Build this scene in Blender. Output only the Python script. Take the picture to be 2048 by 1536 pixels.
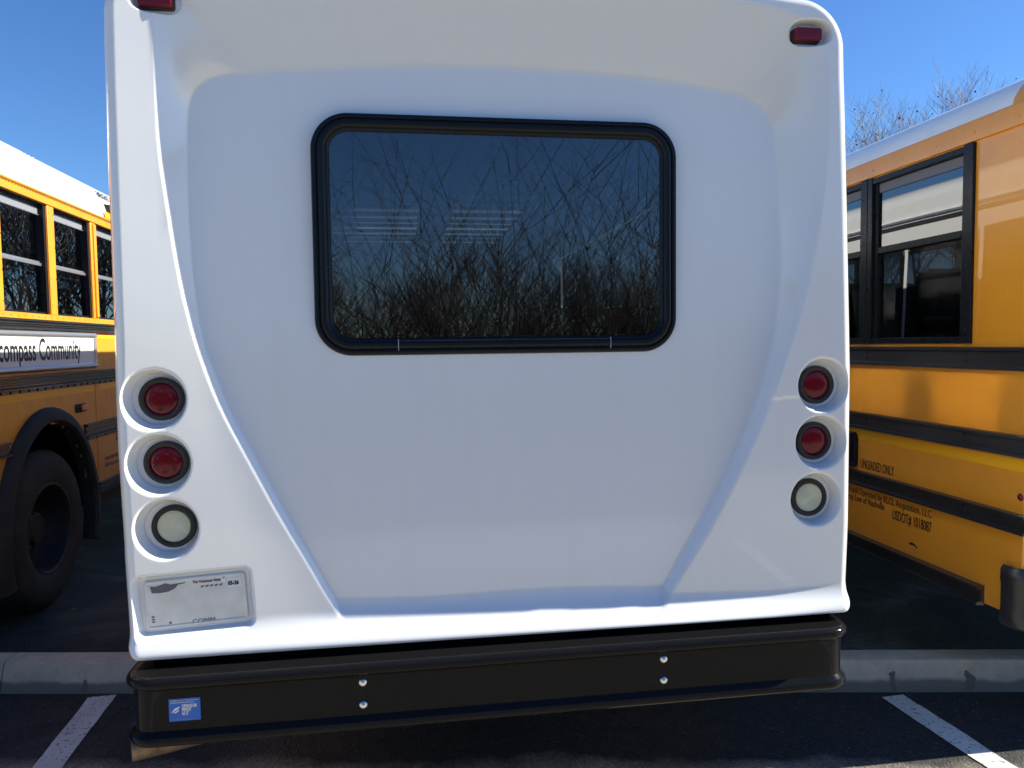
import bpy, bmesh, math, random
import numpy as np
from mathutils import Vector, Matrix

random.seed(7)
rng = np.random.default_rng(7)
PI = math.pi
for o in list(bpy.data.objects):
    bpy.data.objects.remove(o)
SC = bpy.context.scene
COL = SC.collection

# ------------------------------------------------------------------ camera, sky, sun, exposure
cd = bpy.data.cameras.new('camera')
cam = bpy.data.objects.new('camera', cd)
COL.objects.link(cam)
Rr = ((0.98928, -0.02042, 0.14447), (-0.14453, -0.05268, 0.98810), (-0.01257, -0.99840, -0.05507))
m = Matrix(((Rr[0][0], -Rr[0][1], -Rr[0][2], 0.0),
            (Rr[1][0], -Rr[1][1], -Rr[1][2], 0.0),
            (Rr[2][0], -Rr[2][1], -Rr[2][2], 1.7),
            (0, 0, 0, 1)))
cam.matrix_world = m
cd.sensor_width = 36.0
cd.lens = 25.717
cd.clip_start = 0.05
cd.clip_end = 2000.0
SC.camera = cam

SUN_EL, SUN_AZ = 34.8, 0.65          # azimuth in degrees turned from +X towards the viewer
w = bpy.data.worlds.new('World')
SC.world = w
w.use_nodes = True
wn = w.node_tree.nodes
wn.clear()
sky = wn.new('ShaderNodeTexSky')
sky.sky_type = 'NISHITA'
sky.sun_disc = False
sky.sun_elevation = math.radians(SUN_EL)
sky.sun_rotation = math.radians(90.0 + SUN_AZ)
sky.air_density = 1.0
sky.dust_density = 0.15
sky.ozone_density = 3.0
bg = wn.new('ShaderNodeBackground')
bg.inputs['Strength'].default_value = 0.082
wo = wn.new('ShaderNodeOutputWorld')
hs = wn.new('ShaderNodeHueSaturation')
hs.inputs['Saturation'].default_value = 1.10
w.node_tree.links.new(sky.outputs[0], hs.inputs['Color'])
wbal = wn.new('ShaderNodeMix')
wbal.data_type = 'RGBA'
wbal.blend_type = 'MULTIPLY'
wbal.inputs[0].default_value = 1.0
wbal.inputs[7].default_value = (0.56, 0.745, 0.98, 1)      # the camera's white balance
w.node_tree.links.new(hs.outputs[0], wbal.inputs[6])
w.node_tree.links.new(wbal.outputs[2], bg.inputs[0])
w.node_tree.links.new(bg.outputs[0], wo.inputs[0])

sd = bpy.data.lights.new('sun', 'SUN')
sd.energy = 5.0
sd.angle = math.radians(0.53)
sd.color = (1.0, 0.955, 0.81)
sun = bpy.data.objects.new('sun', sd)
COL.objects.link(sun)
to_sun = Vector((math.cos(math.radians(SUN_EL)) * math.cos(math.radians(SUN_AZ)),
                 -math.cos(math.radians(SUN_EL)) * math.sin(math.radians(SUN_AZ)),
                 math.sin(math.radians(SUN_EL))))
sun.rotation_euler = to_sun.to_track_quat('Z', 'Y').to_euler()
sun.location = (12, 0, 20)

SC.view_settings.view_transform = 'Standard'
SC.view_settings.look = 'None'
SC.view_settings.gamma = 1.0
SC.view_settings.exposure = 1.05
SC.view_settings.use_curve_mapping = False
SC.render.engine = 'CYCLES'
SC.cycles.use_denoising = True
SC.cycles.max_bounces = 10
SC.cycles.transparent_max_bounces = 24
SC.cycles.sample_clamp_indirect = 30.0
SC.cycles.blur_glossy = 0.15

# ------------------------------------------------------------------ helpers
def tag(o, label=None, cat=None, group=None, kind=None):
    if label: o['label'] = label
    if cat: o['category'] = cat
    if group: o['group'] = group
    if kind: o['kind'] = kind
    return o

def empty(name, loc):
    o = bpy.data.objects.new(name, None)
    COL.objects.link(o)
    o.location = loc
    o.empty_display_size = 0.3
    return o

def root_loc(p):
    v = Vector((0, 0, 0))
    while p is not None:
        v = v + p.location
        p = p.parent
    return v

def link(name, me, parent=None, mat=None, loc=None):
    o = bpy.data.objects.new(name, me)
    COL.objects.link(o)
    if mat is not None and len(me.materials) == 0:
        me.materials.append(mat)
    if parent is not None:
        o.parent = parent
    if loc is not None:
        o.location = Vector(loc) - (root_loc(parent) if parent else Vector((0, 0, 0)))
    return o

class MB:
    """collects polygons in world space"""
    def __init__(self):
        self.v, self.f = [], []

    def quad(self, a, b, c, d):
        n = len(self.v)
        self.v += [a, b, c, d]
        self.f.append((n, n + 1, n + 2, n + 3))
        return self

    def box(self, x0, x1, y0, y1, z0, z1):
        n = len(self.v)
        self.v += [(x0, y0, z0), (x1, y0, z0), (x1, y1, z0), (x0, y1, z0),
                   (x0, y0, z1), (x1, y0, z1), (x1, y1, z1), (x0, y1, z1)]
        for q in ((0, 3, 2, 1), (4, 5, 6, 7), (0, 1, 5, 4), (1, 2, 6, 5), (2, 3, 7, 6), (3, 0, 4, 7)):
            self.f.append(tuple(n + i for i in q))
        return self

    def tube(self, path, radii, seg=8, caps=True):
        n0 = len(self.v)
        P = [Vector(p) for p in path]
        if not hasattr(radii, '__len__'):
            radii = [radii] * len(P)
        ref = None
        for i, p in enumerate(P):
            t = (P[min(i + 1, len(P) - 1)] - P[max(i - 1, 0)]).normalized()
            if ref is None:
                a = Vector((0, 0, 1)) if abs(t.z) < 0.9 else Vector((1, 0, 0))
                ref = t.cross(a).normalized()
            else:
                ref = (ref - t * ref.dot(t)).normalized()
            b = t.cross(ref)
            for k in range(seg):
                an = 2 * PI * k / seg
                self.v.append(tuple(p + (ref * math.cos(an) + b * math.sin(an)) * radii[i]))
        for i in range(len(P) - 1):
            for k in range(seg):
                a = n0 + i * seg + k
                b_ = n0 + i * seg + (k + 1) % seg
                self.f.append((a, b_, b_ + seg, a + seg))
        if caps:
            self.f.append(tuple(n0 + k for k in range(seg))[::-1])
            self.f.append(tuple(n0 + (len(P) - 1) * seg + k for k in range(seg)))
        return self

    def lathe(self, prof, centre, axis, seg=32, close=False):
        """prof: (radius, offset along axis)"""
        ax = Vector(axis).normalized()
        a = Vector((0, 0, 1)) if abs(ax.z) < 0.9 else Vector((1, 0, 0))
        u = ax.cross(a).normalized()
        v_ = ax.cross(u)
        c = Vector(centre)
        n0 = len(self.v)
        for r, h in prof:
            for k in range(seg):
                an = 2 * PI * k / seg
                self.v.append(tuple(c + ax * h + (u * math.cos(an) + v_ * math.sin(an)) * max(r, 1e-5)))
        m_ = len(prof)
        for i in range(m_ - 1 if not close else m_):
            j = (i + 1) % m_
            for k in range(seg):
                k2 = (k + 1) % seg
                self.f.append((n0 + i * seg + k, n0 + i * seg + k2, n0 + j * seg + k2, n0 + j * seg + k))
        return self

    def extrude(self, prof, y0, y1, close=True, caps=True):
        """profile in (x,z) swept along Y"""
        n0 = len(self.v)
        k = len(prof)
        for y in (y0, y1):
            for x, z in prof:
                self.v.append((x, y, z))
        for i in range(k if close else k - 1):
            j = (i + 1) % k
            self.f.append((n0 + i, n0 + j, n0 + k + j, n0 + k + i))
        if caps and close:
            self.f.append(tuple(n0 + i for i in range(k))[::-1])
            self.f.append(tuple(n0 + k + i for i in range(k)))
        return self

    def sweep_loop(self, path, prof):
        """path: list of (point, outward normal, depth axis) closed; prof: (offset outwards, depth)"""
        n0 = len(self.v)
        k = len(prof)
        for p, nrm, dp in path:
            for o_, d_ in prof:
                self.v.append(tuple(Vector(p) + Vector(nrm) * o_ + Vector(dp) * d_))
        L = len(path)
        for i in range(L):
            j = (i + 1) % L
            for q in range(k - 1):
                self.f.append((n0 + i * k + q, n0 + j * k + q, n0 + j * k + q + 1, n0 + i * k + q + 1))
        return self

    def sweep_open(self, path, prof, caps=True):
        n0 = len(self.v)
        k = len(prof)
        for p, nrm, dp in path:
            for o_, d_ in prof:
                self.v.append(tuple(Vector(p) + Vector(nrm) * o_ + Vector(dp) * d_))
        L = len(path)
        for i in range(L - 1):
            for q in range(k):
                q2 = (q + 1) % k
                self.f.append((n0 + i * k + q, n0 + (i + 1) * k + q, n0 + (i + 1) * k + q2, n0 + i * k + q2))
        if caps:
            self.f.append(tuple(n0 + q for q in range(k)))
            self.f.append(tuple(n0 + (L - 1) * k + q for q in range(k))[::-1])
        return self

    def mesh(self, name, mat, off=Vector((0, 0, 0)), smooth=False):
        me = bpy.data.meshes.new(name)
        V = [(a - off[0], b - off[1], c - off[2]) for a, b, c in self.v]
        me.from_pydata(V, [], self.f)
        bm = bmesh.new()
        bm.from_mesh(me)
        bmesh.ops.recalc_face_normals(bm, faces=bm.faces)
        bm.to_mesh(me)
        bm.free()
        if mat is not None:
            me.materials.append(mat)
        if smooth is not False:
            me.polygons.foreach_set('use_smooth', [True] * len(me.polygons))
            if smooth is not True:
                me.set_sharp_from_angle(angle=math.radians(smooth))
        me.update()
        return me

    def build(self, name, mat, parent=None, smooth=False, bevel=0.0, seg=2):
        off = root_loc(parent) if parent is not None else Vector((0, 0, 0))
        o = link(name, self.mesh(name, mat, off, smooth), parent)
        if bevel:
            b = o.modifiers.new('bevel', 'BEVEL')
            b.width = bevel
            b.segments = seg
            b.limit_method = 'ANGLE'
            b.angle_limit = math.radians(40)
            b.harden_normals = False
            if smooth is False:
                o.data.polygons.foreach_set('use_smooth', [True] * len(o.data.polygons))
                o.data.set_sharp_from_angle(angle=math.radians(50))
        return o

def rr(cx, cz, hx, hz, r, n=10):
    """rounded rectangle: list of (x, z, nx, nz), counter-clockwise seen from -Y"""
    out = []
    for sx, sz, a0 in ((1, 1, 0), (-1, 1, 90), (-1, -1, 180), (1, -1, 270)):
        for k in range(n + 1):
            a = math.radians(a0 + 90 * k / n)
            out.append((cx + sx * (hx - r) + r * math.cos(a), cz + sz * (hz - r) + r * math.sin(a),
                        math.cos(a), math.sin(a)))
    return out

def lettering(body, size, sx, origin, ex, ey, mat, parent, name='lettering', align='LEFT', spacing=1.0,
              bold=0.0, shear=0.0):
    cu = bpy.data.curves.new(name, 'FONT')
    cu.body = body
    cu.size = size
    cu.align_x = align
    cu.space_character = spacing
    cu.offset = bold
    cu.shear = shear
    cu.extrude = 0.0006
    cu.resolution_u = 3
    tmp = bpy.data.objects.new('tmp_text', cu)
    COL.objects.link(tmp)
    dg = bpy.context.evaluated_depsgraph_get()
    me = bpy.data.meshes.new_from_object(tmp.evaluated_get(dg))
    bpy.data.objects.remove(tmp)
    bpy.data.curves.remove(cu)
    me.name = name
    ex, ey = Vector(ex), Vector(ey)
    ez = ex.cross(ey)
    off = root_loc(parent)
    o3 = Vector(origin) - off
    M = Matrix(((ex.x * sx, ey.x, ez.x, o3.x), (ex.y * sx, ey.y, ez.y, o3.y), (ex.z * sx, ey.z, ez.z, o3.z), (0, 0, 0, 1)))
    me.transform(M)
    me.materials.clear()
    me.materials.append(mat)
    o = bpy.data.objects.new(name, me)
    COL.objects.link(o)
    o.parent = parent
    return o

# ------------------------------------------------------------------ materials
def mat(name, col, rough=0.5, metal=0.0, coat=0.0, spec=0.5, coat_rough=0.04):
    M = bpy.data.materials.new(name)
    M.use_nodes = True
    p = M.node_tree.nodes['Principled BSDF']
    p.inputs['Base Color'].default_value = (*col, 1)
    p.inputs['Roughness'].default_value = rough
    p.inputs['Metallic'].default_value = metal
    p.inputs['Coat Weight'].default_value = coat
    p.inputs['Coat Roughness'].default_value = coat_rough
    p.inputs['Specular IOR Level'].default_value = spec
    return M

def N(M, t, **kw):
    n = M.node_tree.nodes.new(t)
    for k, v in kw.items():
        if k in n.inputs:
            n.inputs[k].default_value = v
        else:
            setattr(n, k, v)
    return n

def L(M, a, b):
    M.node_tree.links.new(a, b)

def pos(M, scale=(1, 1, 1)):
    g = N(M, 'ShaderNodeNewGeometry')
    mp = N(M, 'ShaderNodeMapping')
    mp.inputs['Scale'].default_value = scale
    L(M, g.outputs['Position'], mp.inputs['Vector'])
    return mp.outputs[0]

def noise(M, scale, detail=4.0, rough=0.55, vec=None, dist=0.0):
    n = N(M, 'ShaderNodeTexNoise')
    n.inputs['Scale'].default_value = scale
    n.inputs['Detail'].default_value = detail
    n.inputs['Roughness'].default_value = rough
    n.inputs['Distortion'].default_value = dist
    L(M, vec if vec is not None else pos(M), n.inputs['Vector'])
    return n.outputs['Fac']

def ramp(M, fac, stops):
    r = N(M, 'ShaderNodeValToRGB')
    els = r.color_ramp.elements
    while len(els) < len(stops):
        els.new(0.5)
    for e, (p_, c) in zip(els, stops):
        e.position = p_
        e.color = (c, c, c, 1) if not hasattr(c, '__len__') else (*c, 1)
    L(M, fac, r.inputs[0])
    return r.outputs[0]

def mixc(M, fac, a, b, mode='MIX'):
    x = N(M, 'ShaderNodeMix', data_type='RGBA', blend_type=mode)
    for s, val in ((x.inputs['Factor'], fac), (x.inputs['A'], a), (x.inputs['B'], b)):
        s = [i for i in x.inputs if i.name == s.name and i.type == ('VALUE' if s.name == 'Factor' else 'RGBA')][0]
        if hasattr(val, 'is_output'):
            L(M, val, s)
        elif s.type == 'VALUE':
            s.default_value = val
        else:
            s.default_value = (*val, 1)
    return [i for i in x.outputs if i.type == 'RGBA'][0]

def bump(M, h, strength=0.2, dist=0.01):
    b = N(M, 'ShaderNodeBump')
    b.inputs['Strength'].default_value = strength
    b.inputs['Distance'].default_value = dist
    L(M, h, b.inputs['Height'])
    p = M.node_tree.nodes['Principled BSDF']
    L(M, b.outputs[0], p.inputs['Normal'])
    return b

def P(M):
    return M.node_tree.nodes['Principled BSDF']

# white fibreglass gel coat, faint dust
GEL = mat('white_gelcoat', (0.80, 0.80, 0.80), 0.26, coat=1.0, coat_rough=0.03)
c = ramp(GEL, noise(GEL, 1.0, 5, 0.6, pos(GEL, (16, 16, 0.7))), [(0.5, (0.81, 0.81, 0.81)), (0.9, (0.785, 0.78, 0.775))])   # faint run marks
c2 = ramp(GEL, noise(GEL, 210, 1), [(0.76, 0.0), (0.84, 0.12)])
L(GEL, mixc(GEL, c2, c, (0.45, 0.43, 0.40)), P(GEL).inputs['Base Color'])
bump(GEL, noise(GEL, 1.6, 1, 0.3), 0.12, 0.010)

ROOF = mat('white_roof_paint', (0.80, 0.81, 0.80), 0.33, coat=0.3)
bump(ROOF, noise(ROOF, 2.5, 2), 0.15, 0.01)
L(ROOF, ramp(ROOF, noise(ROOF, 4, 5), [(0.3, (0.74, 0.75, 0.74)), (0.7, (0.82, 0.83, 0.82))]), P(ROOF).inputs['Base Color'])

def yellow(name, dirt, coat, rough):
    Y = mat(name, (0.80, 0.32, 0.02), rough, coat=coat, coat_rough=0.02)
    c = ramp(Y, noise(Y, 3.0, 6, 0.6), [(0.3, (0.77, 0.295, 0.014)), (0.7, (0.85, 0.345, 0.020))])
    d = ramp(Y, noise(Y, 9.0, 8, 0.7, pos(Y, (1, 1, 0.5))), [(0.45, 0.0), (0.85, dirt)])
    g = N(Y, 'ShaderNodeNewGeometry')
    s = N(Y, 'ShaderNodeSeparateXYZ')
    L(Y, g.outputs['Position'], s.inputs[0])
    mr = N(Y, 'ShaderNodeMapRange')
    mr.inputs['From Min'].default_value = 1.35
    mr.inputs['From Max'].default_value = 0.5
    L(Y, s.outputs['Z'], mr.inputs[0])
    mm = N(Y, 'ShaderNodeMath', operation='MULTIPLY')
    L(Y, mr.outputs[0], mm.inputs[0])
    mm.inputs[1].default_value = dirt
    ad = N(Y, 'ShaderNodeMath', operation='MAXIMUM')
    L(Y, mm.outputs[0], ad.inputs[0])
    L(Y, d, ad.inputs[1])
    L(Y, mixc(Y, ad.outputs[0], c, (0.34, 0.22, 0.10)), P(Y).inputs['Base Color'])
    bump(Y, noise(Y, 2.6, 2, 0.4), 0.30, 0.010)
    return Y

YEL = yellow('school_bus_yellow', 0.55, 0.25, 0.42)
YEL2 = yellow('school_bus_yellow_glossy', 0.15, 1.0, 0.35)
TAPE = mat('reflective_yellow_tape', (0.95, 0.46, 0.012), 0.32)
bump(TAPE, noise(TAPE, 120, 2), 0.1, 0.002)
BLACK = mat('black_gloss_paint', (0.008, 0.008, 0.009), 0.12, coat=0.16, coat_rough=0.02, spec=0.05)
L(BLACK, ramp(BLACK, noise(BLACK, 14, 7, 0.7), [(0.35, 0.07), (0.75, 0.28)]), P(BLACK).inputs['Roughness'])
cb = ramp(BLACK, noise(BLACK, 90, 3), [(0.72, (0.008, 0.008, 0.009)), (0.80, (0.04, 0.038, 0.036))])
scf = ramp(BLACK, noise(BLACK, 1.0, 8, 0.8, pos(BLACK, (5, 5, 90))), [(0.62, 0.0), (0.72, 0.5)])
msk = ramp(BLACK, noise(BLACK, 2.6, 3), [(0.52, 0.0), (0.66, 1.0)])
sm_m = N(BLACK, 'ShaderNodeMath', operation='MULTIPLY')
L(BLACK, scf, sm_m.inputs[0])
L(BLACK, msk, sm_m.inputs[1])
L(BLACK, mixc(BLACK, sm_m.outputs[0], cb, (0.09, 0.085, 0.08)), P(BLACK).inputs['Base Color'])
SATIN = mat('black_satin_rail', (0.018, 0.019, 0.022), 0.34, coat=0.2)
L(SATIN, ramp(SATIN, noise(SATIN, 6, 8, 0.7, pos(SATIN, (1, 0.3, 1))), [(0.3, (0.014, 0.015, 0.018)), (0.8, (0.045, 0.045, 0.047))]), P(SATIN).inputs['Base Color'])
FRAME = mat('black_window_frame', (0.010, 0.012, 0.015), 0.30, spec=0.2)
L(FRAME, ramp(FRAME, noise(FRAME, 30, 6, 0.7), [(0.3, 0.22), (0.8, 0.42)]), P(FRAME).inputs['Roughness'])
RUBBER = mat('rubber', (0.02, 0.02, 0.02), 0.75)
bump(RUBBER, noise(RUBBER, 60, 4), 0.2, 0.003)
L(RUBBER, ramp(RUBBER, noise(RUBBER, 7, 6), [(0.3, (0.014, 0.014, 0.014)), (0.8, (0.042, 0.040, 0.038))]), P(RUBBER).inputs['Base Color'])
RIM = mat('dark_rim_steel', (0.03, 0.03, 0.032), 0.55, 0.4)
ALU = mat('aluminium_trim', (0.62, 0.63, 0.65), 0.35, 0.85)
GREYBAR = mat('grey_window_bar', (0.30, 0.31, 0.33), 0.45, 0.3)
CHROME = mat('bolt_metal', (0.78, 0.77, 0.74), 0.28, 1.0)
WHITEP = mat('white_sign_paint', (0.80, 0.80, 0.78), 0.4)
INK = mat('black_print', (0.012, 0.012, 0.014), 0.5)
GREYINK = mat('grey_print', (0.12, 0.12, 0.13), 0.5)
PLATE = mat('licence_plate_white', (0.68, 0.69, 0.69), 0.33, 0.2)
L(PLATE, ramp(PLATE, noise(PLATE, 14, 3, 0.5), [(0.3, (0.60, 0.61, 0.61)), (0.7, (0.74, 0.75, 0.75))]), P(PLATE).inputs['Base Color'])
bump(PLATE, noise(PLATE, 14, 1), 0.3, 0.006)
REDLENS = mat('red_lens', (0.15, 0.004, 0.012), 0.12, coat=0.0, spec=0.35)
REDDARK = mat('red_lens_dark', (0.085, 0.003, 0.008), 0.3, spec=0.4)
CREAM = mat('white_lens', (0.60, 0.60, 0.44), 0.18, coat=0.2)
AMBER = mat('amber_lens', (0.75, 0.20, 0.02), 0.2, coat=0.5)
BLUE = mat('blue_sticker_print', (0.015, 0.13, 0.52), 0.35)
STKW = mat('white_sticker_print', (0.78, 0.80, 0.83), 0.4)
REDPRINT = mat('faded_red_print', (0.42, 0.12, 0.05), 0.5)
RUST = mat('rusty_steel', (0.20, 0.13, 0.09), 0.5, 0.6)
L(RUST, ramp(RUST, noise(RUST, 18, 8, 0.7), [(0.3, (0.10, 0.055, 0.03)), (0.55, (0.26, 0.18, 0.12)), (0.8, (0.34, 0.31, 0.29))]), P(RUST).inputs['Base Color'])
INTERIOR = mat('interior_dark', (0.05, 0.05, 0.055), 0.8)
CEILING = mat('interior_ceiling', (0.80, 0.80, 0.77), 0.5)
SEAT = mat('seat_vinyl', (0.08, 0.045, 0.030), 0.5)
BARK = mat('bark', (0.13, 0.105, 0.085), 0.85)
BARKP = mat('pale_bark', (0.34, 0.31, 0.28), 0.8)
L(BARKP, ramp(BARKP, noise(BARKP, 3, 5), [(0.35, (0.22, 0.19, 0.17)), (0.65, (0.50, 0.47, 0.44))]), P(BARKP).inputs['Base Color'])
TWIG = mat('twig_bark', (0.055, 0.042, 0.034), 0.9)
POD = mat('seed_ball', (0.10, 0.055, 0.035), 0.9)
LEAFM = mat('dry_leaf', (0.36, 0.20, 0.05), 0.8)

def glass(name, tint, f0, rough=0.0, facing=1.0):
    M = bpy.data.materials.new(name)
    M.use_nodes = True
    nt = M.node_tree
    nt.nodes.remove(nt.nodes['Principled BSDF'])
    out = nt.nodes['Material Output']
    tr = N(M, 'ShaderNodeBsdfTransparent')
    tr.inputs[0].default_value = (*tint, 1)
    gl = N(M, 'ShaderNodeBsdfGlossy')
    gl.inputs['Roughness'].default_value = rough
    lw = N(M, 'ShaderNodeLayerWeight')
    lw.inputs['Blend'].default_value = 0.5
    pw = N(M, 'ShaderNodeMath', operation='POWER')
    L(M, lw.outputs['Facing'], pw.inputs[0])
    pw.inputs[1].default_value = 4.0
    mr = N(M, 'ShaderNodeMapRange')
    mr.inputs['To Min'].default_value = f0
    mr.inputs['To Max'].default_value = facing
    L(M, pw.outputs[0], mr.inputs[0])
    # a slight waviness of the pane
    nz = noise(M, 2.3, 1, 0.4)
    b = N(M, 'ShaderNodeBump')
    b.inputs['Strength'].default_value = 0.12
    b.inputs['Distance'].default_value = 0.004
    L(M, nz, b.inputs['Height'])
    L(M, b.outputs[0], gl.inputs['Normal'])
    mx = N(M, 'ShaderNodeMixShader')
    L(M, mr.outputs[0], mx.inputs[0])
    L(M, tr.outputs[0], mx.inputs[1])
    L(M, gl.outputs[0], mx.inputs[2])
    L(M, mx.outputs[0], out.inputs[0])
    return M

GLASS_REAR = glass('rear_tinted_glass', (0.40, 0.43, 0.45), 0.14)
GLASS_LEFT = glass('bus_tinted_glass', (0.50, 0.52, 0.54), 0.15)
GLASS_SHUTTLE = glass('shuttle_side_glass', (0.62, 0.64, 0.65), 0.30, 0.10)
GLASS_RIGHT = glass('bus_dark_glass', (0.25, 0.27, 0.28), 0.22)

# asphalt with aggregate, wear, damp patches and painted sun and shade
ASPH = mat('asphalt', (0.04, 0.04, 0.042), 0.8)
agg = N(ASPH, 'ShaderNodeTexVoronoi')
agg.inputs['Scale'].default_value = 110
L(ASPH, pos(ASPH), agg.inputs['Vector'])
cA = ramp(ASPH, agg.outputs['Color'], [(0.0, (0.012, 0.012, 0.013)), (0.55, (0.026, 0.025, 0.025)), (0.85, (0.05, 0.046, 0.042)), (1.0, (0.11, 0.10, 0.09))])
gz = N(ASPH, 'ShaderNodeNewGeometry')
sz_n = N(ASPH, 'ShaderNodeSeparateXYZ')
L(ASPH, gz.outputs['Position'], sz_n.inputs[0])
sun_shade = N(ASPH, 'ShaderNodeMath', operation='MULTIPLY_ADD')      # sunlight and shade put into the colour: pale near side, dark by the kerb
L(ASPH, noise(ASPH, 2.2, 6, 0.6), sun_shade.inputs[0])
sun_shade.inputs[1].default_value = 0.35
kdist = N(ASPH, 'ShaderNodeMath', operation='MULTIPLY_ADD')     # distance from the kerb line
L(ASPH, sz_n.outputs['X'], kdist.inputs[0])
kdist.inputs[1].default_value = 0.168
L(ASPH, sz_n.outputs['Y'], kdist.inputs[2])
L(ASPH, kdist.outputs[0], sun_shade.inputs[2])
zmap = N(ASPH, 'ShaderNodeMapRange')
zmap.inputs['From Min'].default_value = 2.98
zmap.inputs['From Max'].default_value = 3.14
L(ASPH, sun_shade.outputs[0], zmap.inputs[0])
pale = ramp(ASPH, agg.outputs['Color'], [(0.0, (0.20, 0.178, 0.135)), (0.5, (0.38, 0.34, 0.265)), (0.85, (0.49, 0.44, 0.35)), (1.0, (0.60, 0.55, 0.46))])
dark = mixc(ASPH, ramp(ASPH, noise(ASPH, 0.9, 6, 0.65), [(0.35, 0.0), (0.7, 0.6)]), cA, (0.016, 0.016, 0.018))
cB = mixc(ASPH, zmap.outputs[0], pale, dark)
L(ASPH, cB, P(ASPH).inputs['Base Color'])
wet = ramp(ASPH, noise(ASPH, 1.3, 5, 0.6, None, 0.6), [(0.45, 0.9), (0.66, 0.5)])
L(ASPH, wet, P(ASPH).inputs['Roughness'])
bump(ASPH, agg.outputs['Distance'], 0.55, 0.006)

PAINT = bpy.data.materials.new('worn_white_paint')
PAINT.use_nodes = True
pp = P(PAINT)
pp.inputs['Roughness'].default_value = 0.6
chip = noise(PAINT, 52, 7, 0.75)
chipv = N(PAINT, 'ShaderNodeTexVoronoi')
chipv.inputs['Scale'].default_value = 110
L(PAINT, pos(PAINT), chipv.inputs['Vector'])
cw = ramp(PAINT, noise(PAINT, 5, 5), [(0.3, (0.58, 0.57, 0.55)), (0.7, (0.74, 0.73, 0.70))])
mk = ramp(PAINT, chip, [(0.575, 0.0), (0.60, 1.0)])
L(PAINT, mixc(PAINT, mk, cw, (0.04, 0.04, 0.04)), pp.inputs['Base Color'])
bump(PAINT, chipv.outputs['Distance'], 0.3, 0.004)

CONC = mat('kerb_concrete', (0.33, 0.32, 0.30), 0.85)
g_ = N(CONC, 'ShaderNodeNewGeometry')
s_ = N(CONC, 'ShaderNodeSeparateXYZ')
L(CONC, g_.outputs['Position'], s_.inputs[0])
nz_ = noise(CONC, 3.2, 6, 0.6)
ad_ = N(CONC, 'ShaderNodeMath', operation='MULTIPLY_ADD')
L(CONC, nz_, ad_.inputs[0])
ad_.inputs[1].default_value = -0.085
L(CONC, s_.outputs['Z'], ad_.inputs[2])
stain = ramp(CONC, ad_.outputs[0], [(0.0, 1.0), (0.018, 0.0)])
cC = ramp(CONC, noise(CONC, 11, 9, 0.75), [(0.3, (0.41, 0.365, 0.295)), (0.7, (0.60, 0.545, 0.45))])
spk = ramp(CONC, noise(CONC, 150, 2), [(0.68, 0.0), (0.76, 0.6)])
cC2 = mixc(CONC, spk, cC, (0.12, 0.115, 0.11))
L(CONC, mixc(CONC, stain, cC2, (0.20, 0.185, 0.15)), P(CONC).inputs['Base Color'])
bump(CONC, noise(CONC, 70, 6, 0.7), 0.3, 0.006)
DAMP = mat('damp_concrete', (0.13, 0.12, 0.095), 0.6)

# ------------------------------------------------------------------ ground, kerb, markings
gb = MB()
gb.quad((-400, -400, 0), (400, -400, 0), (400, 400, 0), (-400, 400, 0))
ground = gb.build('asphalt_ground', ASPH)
tag(ground, 'dark worn asphalt of the parking lot', kind='structure')

KA, KB = Vector((-2.019, 3.864, 0)), Vector((2.905, 3.036, 0))
kd = (KB - KA).normalized()
kn = Vector((-kd.y, kd.x, 0))                    # away from the viewer
prof = [(0.0, -0.05), (0.0, 0.0), (0.035, 0.118), (0.046, 0.138), (0.062, 0.145), (0.150, 0.145), (0.160, 0.137), (0.165, 0.12), (0.17, -0.05)]
kb = MB()
pieces = np.linspace(-9.0, 12.0, 8)
for i in range(len(pieces) - 1):
    a, b = pieces[i] + 0.003, pieces[i + 1] - 0.003
    path = [(KA + kd * a, kn, Vector((0, 0, 1))), (KA + kd * b, kn, Vector((0, 0, 1)))]
    kb2 = MB()
    kb2.sweep_open(path, prof)
    if i == 0:
        kerb = empty('kerb', tuple(KA))
        tag(kerb, 'grey concrete kerb running under the buses with damp stains', kind='structure')
    kb2.build('kerb_stone', CONC, kerb, smooth=30)
# damp seep marks on the kerb face
def seep(t, z0, r, name='damp_stain'):
    mbs = MB()
    pts = []
    n = 26
    for k in range(n):
        a = 2 * PI * k / n
        rr_ = r * (1 + 0.25 * math.sin(3 * a + t * 7) + 0.12 * random.uniform(-1, 1))
        du, dz = math.cos(a) * rr_, math.sin(a) * rr_ * (1.2 if math.sin(a) > 0 else 1.0)
        if math.sin(a) < 0:
            dz = math.sin(a) * (z0 - 0.004)
            du *= 0.7 + 0.6 * abs(math.sin(a)) * (0.6 + 0.6 * random.random())
        z = z0 + dz
        p = KA + kd * (t + du) + kn * (z * 0.035 / 0.118 - 0.0025)
        pts.append((p.x, p.y, z))
    mbs.v = pts
    mbs.f = [tuple(range(n))]
    mbs.build(name, DAMP, kerb)
def at_px_kerb(x):   # distance along the kerb of a given world x
    return (x - KA.x) / kd.x
for x_, z_, r_ in ((2.30, 0.075, 0.016), (2.66, 0.06, 0.025), (-1.60, 0.045, 0.014)):
    seep(at_px_kerb(x_), z_, r_)

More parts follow.
